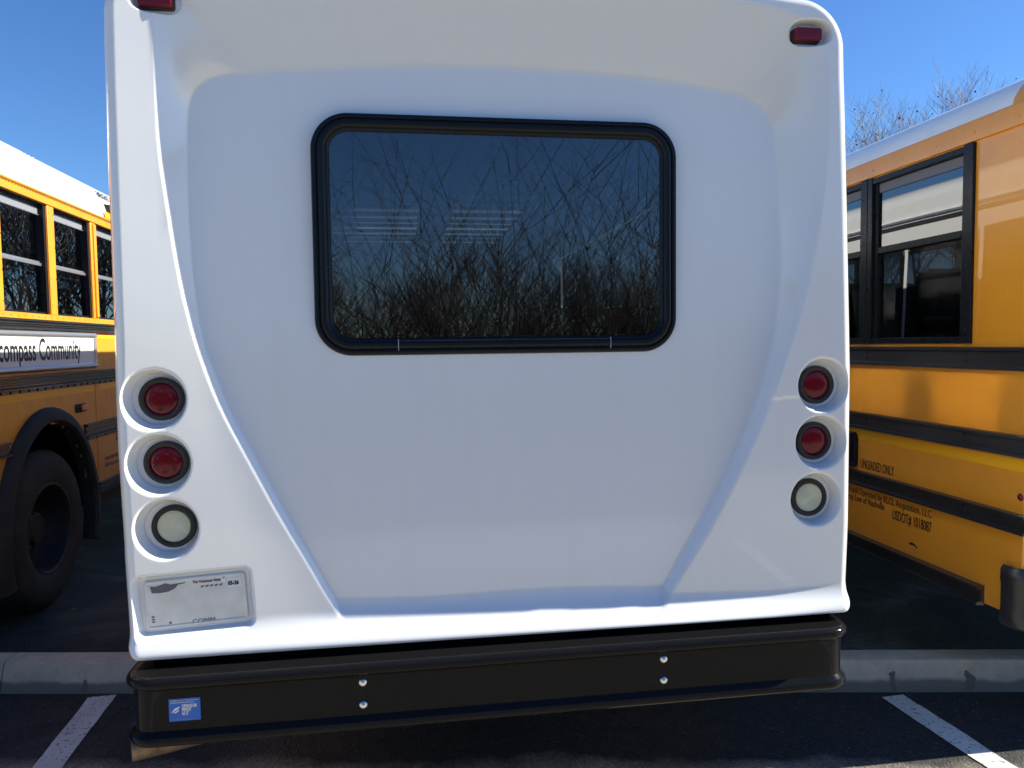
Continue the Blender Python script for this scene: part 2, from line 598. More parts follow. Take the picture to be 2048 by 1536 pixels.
def stripe(a, b, wd, label):
    a, b = Vector(a), Vector(b)
    d = (b - a).normalized()
    n_ = Vector((-d.y, d.x, 0)) * wd / 2
    mbs = MB()
    K = 60
    Ln = (b - a).length
    lft, rgt = [], []
    for k in range(K + 1):
        p = a + d * Ln * k / K
        j1, j2 = random.uniform(-0.004, 0.004), random.uniform(-0.004, 0.004)
        lft.append(tuple(p + n_ * (1 + j1 / wd * 2)))
        rgt.append(tuple(p - n_ * (1 + j2 / wd * 2)))
    for k in range(K):
        mbs.quad(lft[k], rgt[k], rgt[k + 1], lft[k + 1])
    o = mbs.build('parking_line', PAINT)
    tag(o, label, kind='structure')
stripe((-1.497, 3.745, 0.004), (-1.30, -1.2, 0.004), 0.125, 'worn white parking line left of the white bus')
stripe((2.262, 3.10, 0.004), (2.55, -1.2, 0.004), 0.118, 'worn white parking line right of the white bus, half in sun')

# small litter and grit on the ground
gr = MB()
for _ in range(420):
    x, y = random.uniform(-2.6, 3.0), random.uniform(2.3, 6.0)
    t = (Vector((x, y, 0)) - KA).dot(kn)
    if -0.01 < t < 0.19:
        continue
    if t < 0 and random.random() < 0.3:
        y += -t * 0.9
    s = random.uniform(0.0015, 0.0045)
    n0 = len(gr.v)
    gr.v += [(x + s, y, 0.0), (x - s * .5, y + s, 0.0), (x - s * .6, y - s, 0.0), (x, y, s * 1.3)]
    gr.f += [(n0, n0 + 1, n0 + 3), (n0 + 1, n0 + 2, n0 + 3), (n0 + 2, n0, n0 + 3)]
tag(gr.build('gravel', CONC), 'scattered grit on the asphalt', kind='stuff')
def leaf(x, y, s, rot, label):
    lf = MB()
    pts = []
    for k in range(9):
        a = 2 * PI * k / 9
        r_ = s * (0.6 + 0.4 * math.cos(2 * a))
        px_, py_ = r_ * math.cos(a), 0.6 * s * math.sin(a)
        pts.append((x + px_ * math.cos(rot) - py_ * math.sin(rot), y + px_ * math.sin(rot) + py_ * math.cos(rot),
                    0.004 + 0.35 * abs(py_)))
    lf.v = pts + [(x, y, 0.004)]
    lf.f = [(k, (k + 1) % 9, 9) for k in range(9)]
    tag(lf.build('fallen_leaf', LEAFM), label, 'leaf')
leaf(-2.17, 5.05, 0.022, 0.4, 'small dry yellow leaf on the dark asphalt beside the left wheel')

# ------------------------------------------------------------------ WHITE SHUTTLE BUS
D0 = 2.356
XC = 0.347
bus = empty('shuttle_bus', (XC, 4.5, 0))
tag(bus, 'white shuttle bus seen from behind, big rear window and black bumper', 'bus')

zs_ = np.array([0.70, 0.80, 1.05, 1.6, 1.85, 2.17, 2.5, 2.75, 3.0])
hw_ = np.array([1.208, 1.215, 1.223, 1.223, 1.215, 1.204, 1.192, 1.180, 1.17])
def HW(z): return np.interp(z, zs_, hw_)
def WIDEN(z): return np.interp(z, [0.75, 1.1, 1.38, 1.7, 2.0, 2.3, 2.6, 2.9], [0.005, 0.003, 0.010, 0.010, 0.019, 0.029, 0.039, 0.042])
def HL(z): return HW(z) + WIDEN(z)             # the left flank stands a little wider than the right
def SIDE(sx, z): return float(HW(z)) if sx > 0 else float(HL(z))
NU, NV = 620, 540
u = np.sin(PI / 2 * np.linspace(-1, 1, NU))
vv = 0.5 + 0.5 * np.sin(PI / 2 * np.linspace(-1, 1, NV))
a_ = np.abs(u) * 1.19
RC, RB = 0.15, 0.045
crown = 2.855 + 0.075 * (1 - (a_ / 1.19) ** 2)
ex_ = np.clip(a_ - (1.19 - RC), 0, RC)
ZT = crown - RC + np.sqrt(np.maximum(RC ** 2 - ex_ ** 2, 0))
eb_ = np.clip(a_ - (1.19 - RB), 0, RB)
zbot = 0.738
ZB = zbot + RB - np.sqrt(np.maximum(RB ** 2 - eb_ ** 2, 0))
Z = ZB[None, :] + (ZT - ZB)[None, :] * vv[:, None]
X = XC + u[None, :] * np.where(u[None, :] < 0, HL(Z), HW(Z))

def seg_dist(px_, pz_, poly, closed=True):
    best = np.full(px_.shape, 1e9)
    n = len(poly)
    for i in range(n if closed else n - 1):
        ax, az = poly[i]
        bx, bz = poly[(i + 1) % n]
        dx, dz = bx - ax, bz - az
        l2 = dx * dx + dz * dz + 1e-12
        t = np.clip(((px_ - ax) * dx + (pz_ - az) * dz) / l2, 0, 1)
        best = np.minimum(best, (px_ - ax - t * dx) ** 2 + (pz_ - az - t * dz) ** 2)
    return np.sqrt(best)

def inside(px_, pz_, poly):
    r = np.zeros(px_.shape, bool)
    n = len(poly)
    for i in range(n):
        ax, az = poly[i]
        bx, bz = poly[(i + 1) % n]
        if az == bz:
            continue
        cnd = ((az > pz_) != (bz > pz_)) & (px_ < (bx - ax) * (pz_ - az) / (bz - az) + ax)
        r ^= cnd
    return r

def smooth_poly(pts, it=2):
    for _ in range(it):
        q = []
        for i in range(len(pts)):
            a, b = pts[i], pts[(i + 1) % len(pts)]
            q += [(0.75 * a[0] + 0.25 * b[0], 0.75 * a[1] + 0.25 * b[1]), (0.25 * a[0] + 0.75 * b[0], 0.25 * a[1] + 0.75 * b[1])]
        pts = q
    return pts

OUT = [(-0.737, 2.80), (-0.734, 2.65), (-0.733, 2.449), (-0.731, 2.30), (-0.715, 2.151), (-0.687, 1.923), (-0.656, 1.77),
       (-0.623, 1.646), (-0.576, 1.505), (-0.491, 1.328), (-0.405, 1.149), (-0.332, 1.015), (-0.272, 0.897),
       (-0.239, 0.842), (-0.17, 0.72), (-0.10, 0.60), (0.76, 0.60), (0.83, 0.70), (0.909, 0.84), (0.981, 0.942),
       (1.054, 1.061), (1.145, 1.233), (1.227, 1.406), (1.291, 1.579), (1.355, 1.752), (1.40, 1.908), (1.435, 2.098),
       (1.452, 2.27), (1.460, 2.44), (1.455, 2.659), (1.43, 2.74), (1.34, 2.815), (1.10, 2.850), (0.347, 2.885), (-0.40, 2.855), (-0.67, 2.835)]
INN = [(-0.543, 2.557), (-0.611, 2.540), (-0.650, 2.490), (-0.665, 2.397), (-0.669, 2.165), (-0.663, 1.930), (-0.641, 1.740), (-0.610, 1.642),
       (-0.560, 1.500), (-0.473, 1.325), (-0.386, 1.145), (-0.313, 1.010), (-0.252, 0.890), (-0.221, 0.835), (-0.155, 0.72),
       (-0.09, 0.60), (0.70, 0.60), (0.80, 0.72), (0.880, 0.854), (0.950, 0.976), (1.050, 1.134), (1.150, 1.310), (1.230, 1.488), (1.292, 1.666),
       (1.319, 1.843), (1.320, 2.108), (1.308, 2.369), (1.294, 2.473), (1.247, 2.532), (1.117, 2.566), (0.847, 2.597),
       (0.499, 2.613), (0.165, 2.612), (0.002, 2.604), (-0.313, 2.580)]
OUT = smooth_poly(OUT, 2)
INN = smooth_poly(INN, 2)

def sstep(x): 
    x = np.clip(x, 0, 1)
    return x * x * (3 - 2 * x)

def smin(a, b, k):
    h = np.clip(0.5 + 0.5 * (b - a) / k, 0, 1)
    return b * (1 - h) + a * h - k * h * (1 - h)

def smax(a, b, k):
    return -smin(-a, -b, k)

def depth(x, z):
    """how far the moulded rear lies behind its foremost plane"""
    xl, xr = XC - HL(z), XC + HW(z)
    al = x - xl
    W = np.interp(z, [0.80, 0.897, 1.015, 1.15, 1.33, 1.505, 1.65, 1.77, 1.92, 2.15, 2.45],
                  [0.65, 0.60, 0.54, 0.465, 0.38, 0.295, 0.25, 0.215, 0.185, 0.155, 0.137]) + WIDEN(z)
    dl = 0.034 * np.clip(al / W, 0, 1.1)          # the left flare slopes inwards up to its ridge
    dr = 0.010 + 0.035 * (xr - x)
    mid = 0.026 - 0.006 * ((x - XC) / 1.2) ** 2
    dt = smin(dr, mid, 0.015)
    wl = 1 - sstep((x + 0.74) / 0.16)
    wl = np.maximum(wl, 1 - sstep((z - 2.0) / 0.4)) * (x < XC) 
    dp = np.where(x < XC, dl * wl + dt * (1 - wl), dr)
    dp = np.where(x >= XC, smin(dr, np.where(z > 1.5, mid, 0.06), 0.015), dp)
    pan = 0.060 + 0.036 * sstep((z - 0.75) / 1.45) + 0.016 * (z - 0.75) - 0.006 * ((x - XC) / 1.0) ** 2
    io, ii = inside(x, z, OUT), inside(x, z, INN)
    do, di = seg_dist(x, z, OUT), seg_dist(x, z, INN)
    t = do / (do + di + 1e-9)
    t = np.where(ii, 1.0, np.where(io, t, 0.0))
    soft = sstep((x - 0.55) / 0.35) * sstep((2.3 - z) / 0.6)      # the right flank fades in softly
    aa, bb = 0.06 + 0.39 * soft, 0.06 + 0.34 * soft     # rounding at the ridge and in the foot of the recess
    k = 1.0 / (1 - aa / 2 - bb / 2)
    g = np.where(t < aa, 0.5 * k * t * t / aa,
                 np.where(t < 1 - bb, k * (t - aa / 2), 1 - 0.5 * k * (1 - t) ** 2 / bb))
    d = dp + (pan - dp) * g
    kk = np.interp(x, [-0.87, -0.5, -0.24, 0.3, 0.93, 1.25, 1.55], [0.80, 0.90, 0.98, 1.22, 1.60, 1.60, 1.2])
    led = -0.034 + (z - 0.752) * kk
    d = smin(d, led, 0.030 + 0.035 * sstep((x - 0.0) / 0.6))
    return d

LAMPS = []
for sx_ in (-1, 1):
    for i, (dx_, zz) in enumerate(((1.097, 1.541), (1.090, 1.341), (1.074, 1.138))):
        LAMPS.append((XC + sx_ * dx_ - (0.006 if sx_ < 0 else 0.004), zz, sx_, i))
MARKS = [(-0.722, 2.745), (1.385, 2.742)]
PLC = (-0.667, 0.902)
PROT = math.radians(3.0)

Dp = depth(X, Z)
for lx, lz, sx_, i in LAMPS:
    r = np.hypot(X - lx, Z - lz)
    floor = 0.062
    r = np.hypot(X - lx - 0.007 * sx_, Z - lz)
    cone = np.where(r < 0.080, floor, floor - (r - 0.080) / 0.0185 * 0.062)
    Dp = np.where(r < 0.13, smax(Dp, cone, 0.007), Dp)
for mx_, mz_ in MARKS:
    e = ((np.abs(X - mx_ - 0.004) / 0.079) ** 2.6 + (np.abs(Z - mz_ - 0.003) / 0.046) ** 2.6) ** (1 / 2.6)
    cone = np.where(e < 0.80, 0.055, 0.055 - (e - 0.80) / 0.20 * 0.055)
    Dp = np.where(e < 1.5, smax(Dp, cone, 0.007), Dp)
cp, sp = math.cos(PROT), math.sin(PROT)
lx_ = (X - PLC[0]) * cp + (Z - PLC[1]) * sp
lz_ = -(X - PLC[0]) * sp + (Z - PLC[1]) * cp
q = np.maximum(np.abs(lx_) - 0.150, 0) ** 2 + np.maximum(np.abs(lz_) - 0.072, 0) ** 2
q = np.sqrt(q) - 0.016
POCK = 0.042
cone = np.where(q < 0, POCK, POCK - q / 0.016 * POCK)
Dp = np.where(q < 0.05, smax(Dp, cone, 0.006), Dp)
# rounded outer edge
outl = [(X[0, i], ZB[i]) for i in range(0, NU, 4)] + [(X[j, -1], Z[j, -1]) for j in range(0, NV, 4)] + \
       [(X[-1, i], ZT[i]) for i in range(NU - 1, -1, -4)] + [(X[j, 0], Z[j, 0]) for j in range(NV - 1, -1, -4)]
near = np.ones(X.shape, bool)
e = seg_dist(X, Z, outl)
RF = np.interp(Z, [0.74, 0.80, 2.6, 2.8], [0.030, 0.045, 0.050, 0.045])
fe = np.where(e < RF, RF - np.sqrt(np.maximum(RF ** 2 - (RF - e) ** 2, 0)), 0)
Dp = Dp + fe * 1.5
Yg = D0 + Dp
verts = np.stack([X, Yg, Z], -1).reshape(-1, 3)
idx = np.arange(NU * NV).reshape(NV, NU)
quads = np.stack([idx[:-1, :-1], idx[:-1, 1:], idx[1:, 1:], idx[1:, :-1]], -1).reshape(-1, 4)
WX, WZ, WHX, WHZ, WR = 0.326, 2.058, 0.611, 0.389, 0.117      # rear window, outside of its frame
fcx = verts[quads].mean(1)
rx = np.maximum(np.abs(fcx[:, 0] - WX) - (WHX - 0.03 - 0.09), 0)
rz = np.maximum(np.abs(fcx[:, 2] - WZ) - (WHZ - 0.03 - 0.09), 0)
hole = (np.hypot(rx, rz) < 0.09)
quads = quads[~hole]

# body behind the rear cap: the outline drawn forward, with window openings in both sides
ring0 = list(idx[:, -1]) + list(idx[-1, ::-1][1:]) + list(idx[::-1, 0][1:]) + list(idx[0, 1:-1])
ring0 = np.array(ring0)
# thin the ring for the rest of the body
ys = [2.62, 2.70, 2.80, 3.225, 3.30, 3.955, 4.02, 4.69, 4.755, 5.425, 5.49, 6.16, 6.75, 6.95, 7.15, 7.3]
WIN_Y = [(2.70, 3.225), (3.30, 3.955), (4.02, 4.69), (4.755, 5.425), (5.49, 6.16)]
WZ0, WZ1 = 1.62, 2.36
rv = verts[ring0]
all_v = [verts]
faces = [quads]
prev = ring0
base_n = len(verts)
prev_y = None
for y in ys:
    nv = rv.copy()
    nv[:, 1] = y
    if y > 2.75:
        nv[:, 2] = np.where(nv[:, 2] > 2.42, 2.42 + (nv[:, 2] - 2.42) * 0.76, nv[:, 2])
    if y > 6.8:
        kf = ((y - 6.75) / 0.55) ** 2 * 0.35
        nv[:, 2] = np.where(nv[:, 2] > 1.9, 1.9 + (nv[:, 2] - 1.9) * (1 - kf), nv[:, 2])
        nv[:, 0] = XC + (nv[:, 0] - XC) * (1 - 0.25 * kf)
    cur = base_n + np.arange(len(ring0))
    all_v.append(nv)
    base_n += len(ring0)
    q = np.stack([prev, np.roll(prev, -1), np.roll(cur, -1), cur], -1)
    if prev_y is not None and any(a < (prev_y + y) / 2 < b for a, b in WIN_Y):
        zc = 0.5 * (rv[:, 2] + np.roll(rv, -1, 0)[:, 2])
        xc_ = 0.5 * (rv[:, 0] + np.roll(rv, -1, 0)[:, 0])
        keep = ~((zc > WZ0) & (zc < WZ1) & (np.abs(xc_ - XC) > 1.15))
        q = q[keep]
    faces.append(q)
    prev = cur
    prev_y = y
V = np.concatenate(all_v)
F = np.concatenate(faces)
off = np.array(bus.location)
me = bpy.data.meshes.new('body')
V2 = (V - off).astype(np.float32)
me.vertices.add(len(V2))
me.vertices.foreach_set('co', V2.ravel())
me.loops.add(len(F) * 4)
me.loops.foreach_set('vertex_index', F.astype(np.int32).ravel())
me.polygons.add(len(F))
me.polygons.foreach_set('loop_start', np.arange(0, len(F) * 4, 4, dtype=np.int32))
me.polygons.foreach_set('loop_total', np.full(len(F), 4, dtype=np.int32))
me.polygons.foreach_set('use_smooth', np.ones(len(F), bool))
me.update(calc_edges=True)
me.validate()
body = link('body', me, bus, GEL)

# front bulkhead, underbody, interior
b = MB()
b.box(XC - 1.13, XC + 1.13, 6.85, 6.90, 0.75, 2.62)
b.build('front_bulkhead', INTERIOR, bus)
b = MB()
b.box(XC - 1.12, XC + 1.12, 2.50, 7.2, 0.78, 0.95)
b.build('floor', INTERIOR, bus)
b = MB()
b.extrude([(XC - 1.0, 0.55), (XC + 1.0, 0.55), (XC + 1.02, 1.3), (XC + 0.82, 2.1), (XC - 0.82, 2.1), (XC - 1.02, 1.3)], 7.28, 8.3)
b.extrude([(XC - 0.98, 0.55), (XC + 0.98, 0.55), (XC + 0.95, 1.22), (XC + 0.7, 1.34), (XC - 0.7, 1.34), (XC - 0.95, 1.22)], 8.31, 9.6)
b.build('cab', GEL, bus, bevel=0.06)
b = MB()
b.box(XC - 0.45, XC + 0.45, 3.1, 9.8, 0.50, 0.74)
b.build('chassis_frame', SATIN, bus)
for sx_ in (-1, 1):
    for yy in (4.6, 9.3):
        wmb = MB()
        cx_ = XC + sx_ * 0.95
        wmb.lathe([(0.20, -0.11), (0.37, -0.12), (0.40, -0.09), (0.40, 0.09), (0.37, 0.12), (0.20, 0.11)], (cx_, yy, 0.40), (1, 0, 0), 32, True)
        wheel = wmb.build('wheel', RUBBER, bus, smooth=40)
        rm = MB()
        rm.lathe([(0.0, 0.04), (0.12, 0.05), (0.16, 0.02), (0.21, 0.09), (0.21, -0.09), (0.0, -0.09)], (cx_, yy, 0.40), (sx_, 0, 0), 24)
        rm.build('rim', RIM, wheel, smooth=40)
# ribbed ceiling panel and seat backs inside
b = MB()
b.box(XC - 1.12, -0.50, 2.52, 6.8, 2.50, 2.52)
b.box(0.10, 0.30, 2.52, 6.8, 2.50, 2.52)
b.box(0.75, XC + 1.12, 2.52, 6.8, 2.50, 2.52)
b.build('headliner', INTERIOR, bus)
for x0_ in (XC - 1.165, XC + 1.15):
    b = MB()
    b.box(x0_, x0_ + 0.015, 6.20, 6.84, 0.96, 2.50)
    b.build('wall_liner', INTERIOR, bus)
for k in range(19):
    y = 2.55 + 0.225 * k + 0.02 * math.sin(k * 2.1)
    rb_ = MB()
    rb_.box(-0.499, 0.749, y, y + 0.050, 2.495, 2.512)
    rb_.build('ceiling_slat', INTERIOR, bus)
for sx_ in (-1, 1):
    for k in range(5):
        s = MB()
        y = 3.25 + 0.85 * k
        s.box(XC + sx_ * 0.62 - 0.44, XC + sx_ * 0.62 + 0.44, y, y + 0.10, 1.0, 1.86)
        s.box(XC + sx_ * 0.62 - 0.44, XC + sx_ * 0.62 + 0.44, y + 0.10, y + 0.5, 1.25, 1.40)
        s.build('seat', INTERIOR, bus, bevel=0.04)

# side windows of the shuttle bus
for sx_ in (1, -1):
    dirx = Vector((sx_, 0, 0))
    for (y0, y1) in WIN_Y:
        ym, hy = (y0 + y1) / 2, (y1 - y0) / 2 + 0.012
        zm, hz = (WZ0 + WZ1) / 2, (WZ1 - WZ0) / 2 + 0.015
        path = []
        for py_, pz_, ny_, nz2 in rr(ym, zm, hy, hz, 0.10, 6):
            lean = XC + sx_ * SIDE(sx_, pz_)
            path.append((Vector((lean, py_, pz_)), Vector((0, ny_, nz2)), dirx))
        fr = MB()
        fr.sweep_loop(path, [(0.0, -0.01), (0.0, 0.008), (-0.03, 0.010), (-0.075, 0.004), (-0.08, -0.02)])
        fo = fr.build('side_window', FRAME, bus, smooth=35)
        pn = MB()
        x0 = XC + sx_ * (SIDE(sx_, 2.0) - 0.020)
        x1 = XC + sx_ * (SIDE(sx_, 2.0) + 0.002)
        pn.v = [(x0, y0 - .01, WZ0 - .01), (x0, y1 + .01, WZ0 - .01), (x1, y1 + .01, WZ1 + .01), (x1, y0 - .01, WZ1 + .01)]
        pn.v += [(a - sx_ * 0.005, b_, c_) for a, b_, c_ in pn.v]
        pn.f = [(0, 1, 2, 3), (7, 6, 5, 4), (0, 4, 5, 1), (1, 5, 6, 2), (2, 6, 7, 3), (3, 7, 4, 0)]
        pn.build('pane', GLASS_SHUTTLE, fo)
    # drip rail along the roof edge
    for z_, m_, h_ in ((2.525, ALU, 0.012), (2.490, SATIN, 0.016)):
        xx = XC + sx_ * SIDE(sx_, z_)
        d = MB()
        d.extrude([(xx - sx_ * 0.01, z_ - h_), (xx + sx_ * 0.014, z_ - h_ * .6), (xx + sx_ * 0.014, z_ + h_ * .6), (xx - sx_ * 0.01, z_ + h_)], 2.82, 6.7)
        d.build('drip_rail', m_, bus, smooth=60)

# rear window
YW = D0 + 0.105
path = [(Vector((x_, YW, z_)), Vector((nx_, 0, nz2)), Vector((0, -1, 0))) for x_, z_, nx_, nz2 in rr(WX, WZ, WHX, WHZ, WR, 16)]
fr = MB()
fr.sweep_loop(path, [(0.004, -0.012), (0.003, 0.006), (0.0, 0.014), (-0.006, 0.017), (-0.013, 0.016), (-0.016, 0.010), (-0.019, 0.010),
                     (-0.021, 0.019), (-0.026, 0.022), (-0.036, 0.0215), (-0.042, 0.017), (-0.044, 0.011), (-0.047, 0.011),
                     (-0.050, 0.009), (-0.056, 0.000), (-0.058, -0.02)])
rw = fr.build('rear_window', FRAME, bus, smooth=35)
pn = MB()
loop = rr(WX, WZ, WHX - 0.05, WHZ - 0.05, WR - 0.05, 8)
for yy in (YW - 0.001, YW + 0.005):
    n0 = len(pn.v)
    pn.v += [(x_, yy, z_) for x_, z_, _, _ in loop]
    pn.f.append(tuple(range(n0, n0 + len(loop))))
for k in range(len(loop)):
    k2 = (k + 1) % len(loop)
    pn.f.append((k, k2, k2 + len(loop), k + len(loop)))
pn.build('window_pane', GLASS_REAR, rw)
# seal joints in the lower run of the frame, small latch screw
for x_ in (-0.02, 0.70):
    jn = MB()
    jn.box(x_ - 0.0012, x_ + 0.0012, YW - 0.0235, YW - 0.008, WZ - WHZ + 0.012, WZ - WHZ + 0.05)
    jn.build('seal_joint', ALU, rw)
st = MB()
st.box(-0.02, 0.70, YW - 0.0165, YW - 0.010, WZ - WHZ + 0.043, WZ - WHZ + 0.0465)
st.build('seal_strip', SATIN, rw)
sc_ = MB()
sc_.lathe([(0.0, 0.004), (0.004, 0.003), (0.005, 0.0)], (WX + WHX - 0.075, YW - 0.0155, WZ + WHZ - 0.048), (0, -1, 0), 10)
sc_.build('frame_screw', CHROME, rw, smooth=True)

# tail lamps
def led_dots(c, y, r_):
    mbd = MB()
    pts = [(0, 0)] + [(r_ * math.cos(a), r_ * math.sin(a)) for a in [2 * PI * k / 6 + 0.4 for k in range(6)]]
    for dx_, dz_ in pts:
        mbd.lathe([(0.0, 0.0022), (0.003, 0.0018), (0.006, 0.0008), (0.0078, 0.0010), (0.0085, -0.003)], (c[0] + dx_, y, c[1] + dz_), (0, -1, 0), 14)
    return mbd

for lx, lz, sx_, i in LAMPS:
    yb = D0 + 0.062
    lx += 0.002
    ringm = MB()
    ringm.lathe([(0.068, -0.004), (0.0675, 0.010), (0.064, 0.016), (0.058, 0.0175), (0.053, 0.015), (0.0505, 0.008), (0.050, -0.002)],
                (lx, yb, lz), (0, -1, 0), 48)
    nm = 'tail_lamp' if i < 2 else 'reversing_lamp'
    rg = ringm.build(nm, RUBBER, bus, smooth=50)
    ln = MB()
    if i < 2:
        ln.lathe([(0.0, 0.0135), (0.02, 0.013), (0.035, 0.0115), (0.046, 0.009), (0.051, 0.005), (0.051, 0.0)], (lx, yb, lz), (0, -1, 0), 40)
        ln.build('lens', REDLENS, rg, smooth=50)
        if sx_ < 0:
            dd = led_dots((lx, lz), yb - 0.0115, 0.030)
            dd.build('led_cluster', REDDARK, rg, smooth=60)['kind'] = 'stuff'
    else:
        pr = [(0.0, 0.0145)]
        for k in range(1, 25):
            r_ = 0.051 * k / 24
            pr.append((r_, 0.014 - 0.006 * (k / 24) ** 2 + (0.0009 if k % 2 else -0.0004)))
        pr.append((0.051, 0.0))
        ln.lathe(pr, (lx, yb, lz), (0, -1, 0), 40)
        ln.build('lens', CREAM, rg, smooth=60)

# top marker lamps
for mx_, mz_ in MARKS:
    yb = D0 + 0.055
    hs = MB()
    prof2 = rr(mx_, mz_, 0.052, 0.0235, 0.010, 4)
    def plate_ring(mb_, pts, ylist):
        n0 = len(mb_.v)
        for yy, sc__ in ylist:
            cx__ = sum(p[0] for p in pts) / len(pts)
            cz__ = sum(p[1] for p in pts) / len(pts)
            mb_.v += [(cx__ + (p[0] - cx__) * sc__, yy, cz__ + (p[1] - cz__) * sc__) for p in pts]
        n = len(pts)
        for r_ in range(len(ylist) - 1):
            for k in range(n):
                k2 = (k + 1) % n
                mb_.f.append((n0 + r_ * n + k, n0 + r_ * n + k2, n0 + (r_ + 1) * n + k2, n0 + (r_ + 1) * n + k))
        mb_.f.append(tuple(n0 + (len(ylist) - 1) * n + k for k in range(n)))
    plate_ring(hs, prof2, [(yb + 0.004, 1.0), (yb - 0.012, 1.0), (yb - 0.013, 0.97)])
    ho = hs.build('marker_lamp', RUBBER, bus, smooth=40)
    ls = MB()
    plate_ring(ls, rr(mx_, mz_ + 0.001, 0.0495, 0.0205, 0.008, 4), [(yb - 0.012, 1.0), (yb - 0.028, 0.985), (yb - 0.033, 0.93), (yb - 0.034, 0.6)])
    ls.build('lens', REDLENS, ho, smooth=40)

# licence plate
pe, pz = Vector((cp, 0, sp)), Vector((-sp, 0, cp))
pc = Vector((PLC[0], D0 + POCK - 0.006, PLC[1]))
pp_ = []
for x_, z_, nx_, nz2 in rr(0, 0, 0.1525, 0.0765, 0.012, 5):
    pp_.append((pc + pe * x_ + pz * z_, pe * nx_ + pz * nz2, Vector((0, -1, 0))))
pl = MB()
pl.sweep_loop(pp_, [(0, -0.002), (0, 0.001), (-0.003, 0.0035), (-0.006, 0.0035), (-0.009, 0.001)])
n0 = len(pl.v)
pl.v += [tuple(p + Vector((0, -0.001, 0)) - n_ * 0.009) for p, n_, _ in pp_]
pl.f.append(tuple(range(n0, n0 + len(pp_))))
plate = pl.build('licence_plate', PLATE, bus, smooth=40)
def on_plate(x_, z_, lift=0.0018):
    return pc + pe * x_ + pz * z_ + Vector((0, -lift, 0))
lettering('The Volunteer State', 0.0112, 0.92, on_plate(-0.006, 0.056), pe, pz, GREYINK, plate, bold=0.0004)
lettering('COMM', 0.020, 1.15, on_plate(-0.018, -0.073), pe, pz, GREYINK, plate)
stk = MB()
stk.v = [tuple(on_plate(a, b_, 0.0014)) for a, b_ in ((0.098, 0.031), (0.141, 0.031), (0.141, 0.060), (0.098, 0.060))]
stk.f = [(0, 1, 2, 3)]
stk.build('registration_sticker', STKW, plate)
lettering('05-26', 0.0175, 0.80, on_plate(0.100, 0.039, 0.0024), pe, pz, INK, plate, bold=0.0006)
for (x_, z_) in ((0.087, 0.060),):
    sm = MB()
    sm.lathe([(0.0, 0.006), (0.004, 0.0055), (0.0075, 0.003), (0.0085, 0.0)], on_plate(x_, z_, 0.0), (0, -1, 0), 14)
    sm.build('plate_screw', CHROME, plate, smooth=True)
sm = MB()
sm.lathe([(0.0, 0.002), (0.004, 0.0015), (0.005, 0.0)], on_plate(-0.083, -0.062, 0.0), (0, -1, 0), 10)
sm.build('plate_screw', GREYINK, plate, smooth=True)
smear = MB()      # dark rubbed-out print across the top of the plate
top_ = [(-0.134, 0.060), (-0.118, 0.058), (-0.100, 0.062), (-0.088, 0.066), (-0.072, 0.060), (-0.058, 0.061), (-0.040, 0.062), (-0.028, 0.063)]
bot_ = [(-0.028, 0.060), (-0.050, 0.057), (-0.060, 0.046), (-0.080, 0.038), (-0.105, 0.036), (-0.130, 0.038)]
smear.v = [tuple(on_plate(a, b_, 0.0016)) for a, b_ in top_ + bot_]
smear.f = [tuple(range(len(smear.v)))]
smear.build('plate_print', GREYINK, plate)
sm2 = MB()
for k in range(5):
    a = 0.015 + 0.014 * k
    sm2.v += [tuple(on_plate(x_, z_, 0.0016)) for x_, z_ in ((a, 0.040), (a + 0.010, 0.041), (a + 0.013, 0.047), (a + 0.004, 0.046))]
    sm2.f.append((4 * k, 4 * k + 1, 4 * k + 2, 4 * k + 3))
for k in range(3):
    n0 = len(sm2.v)
    z_ = -0.040 - 0.008 * k
    sm2.v += [tuple(on_plate(x_, zz, 0.0016)) for x_, zz in ((-0.137, z_), (-0.128, z_), (-0.128, z_ + 0.005), (-0.137, z_ + 0.005))]
    sm2.f.append((n0, n0 + 1, n0 + 2, n0 + 3))
sm2.build('plate_small_print', GREYINK, plate)['kind'] = 'stuff'

# bumper: a black steel channel with rolled top and bottom edges, ends wrapping round
def wrap_path(front_y, xl, xr, back_y, r, z, n=10):
    pts = [((xl, back_y, z), (-1, 0, 0))]
    for k in range(n + 1):
        a = PI + (PI / 2) * k / n
        pts.append(((xl + r + r * math.cos(a), front_y + r + r * math.sin(a), z), (math.cos(a), math.sin(a), 0)))
    for k in range(1, 16):
        t = k / 16
        pts.append(((xl + r + (xr - xl - 2 * r) * t, front_y, z), (0, -1, 0)))
    for k in range(n + 1):
        a = 1.5 * PI + (PI / 2) * k / n
        pts.append(((xr - r + r * math.cos(a), front_y + r + r * math.sin(a), z), (math.cos(a), math.sin(a), 0)))
    pts.append(((xr, back_y, z), (1, 0, 0)))
    return [(Vector(p), Vector(n_), Vector((0, 0, 1))) for p, n_ in pts]
BY, BXL, BXR = 2.268, -0.842, 1.492
pth = wrap_path(BY, BXL, BXR, 2.62, 0.075, 0.605)
HB = 0.088
tp = [(-0.012, -HB), (0.000, -HB)]
def roll(c, r, a0, a1, n=7):
    return [(c[0] + r * math.cos(math.radians(a0 + (a1 - a0) * k / n)), c[1] + r * math.sin(math.radians(a0 + (a1 - a0) * k / n))) for k in range(n + 1)]
prof_b = [(-0.010, -0.058)] + [(-0.07, -0.080)] + [(-0.07, -0.090)] + roll((0.0, -0.082), 0.019, 250, 415) + [(0.0, -0.055), (0.0, 0.068)] \
         + roll((0.0, 0.092), 0.019, -55, 110) + [(-0.075, 0.110), (-0.075, 0.100), (-0.010, 0.078)]
bp = MB()
bp.sweep_open(pth, prof_b)
bumper = bp.build('bumper', BLACK, bus, smooth=40)
bolt_me = None
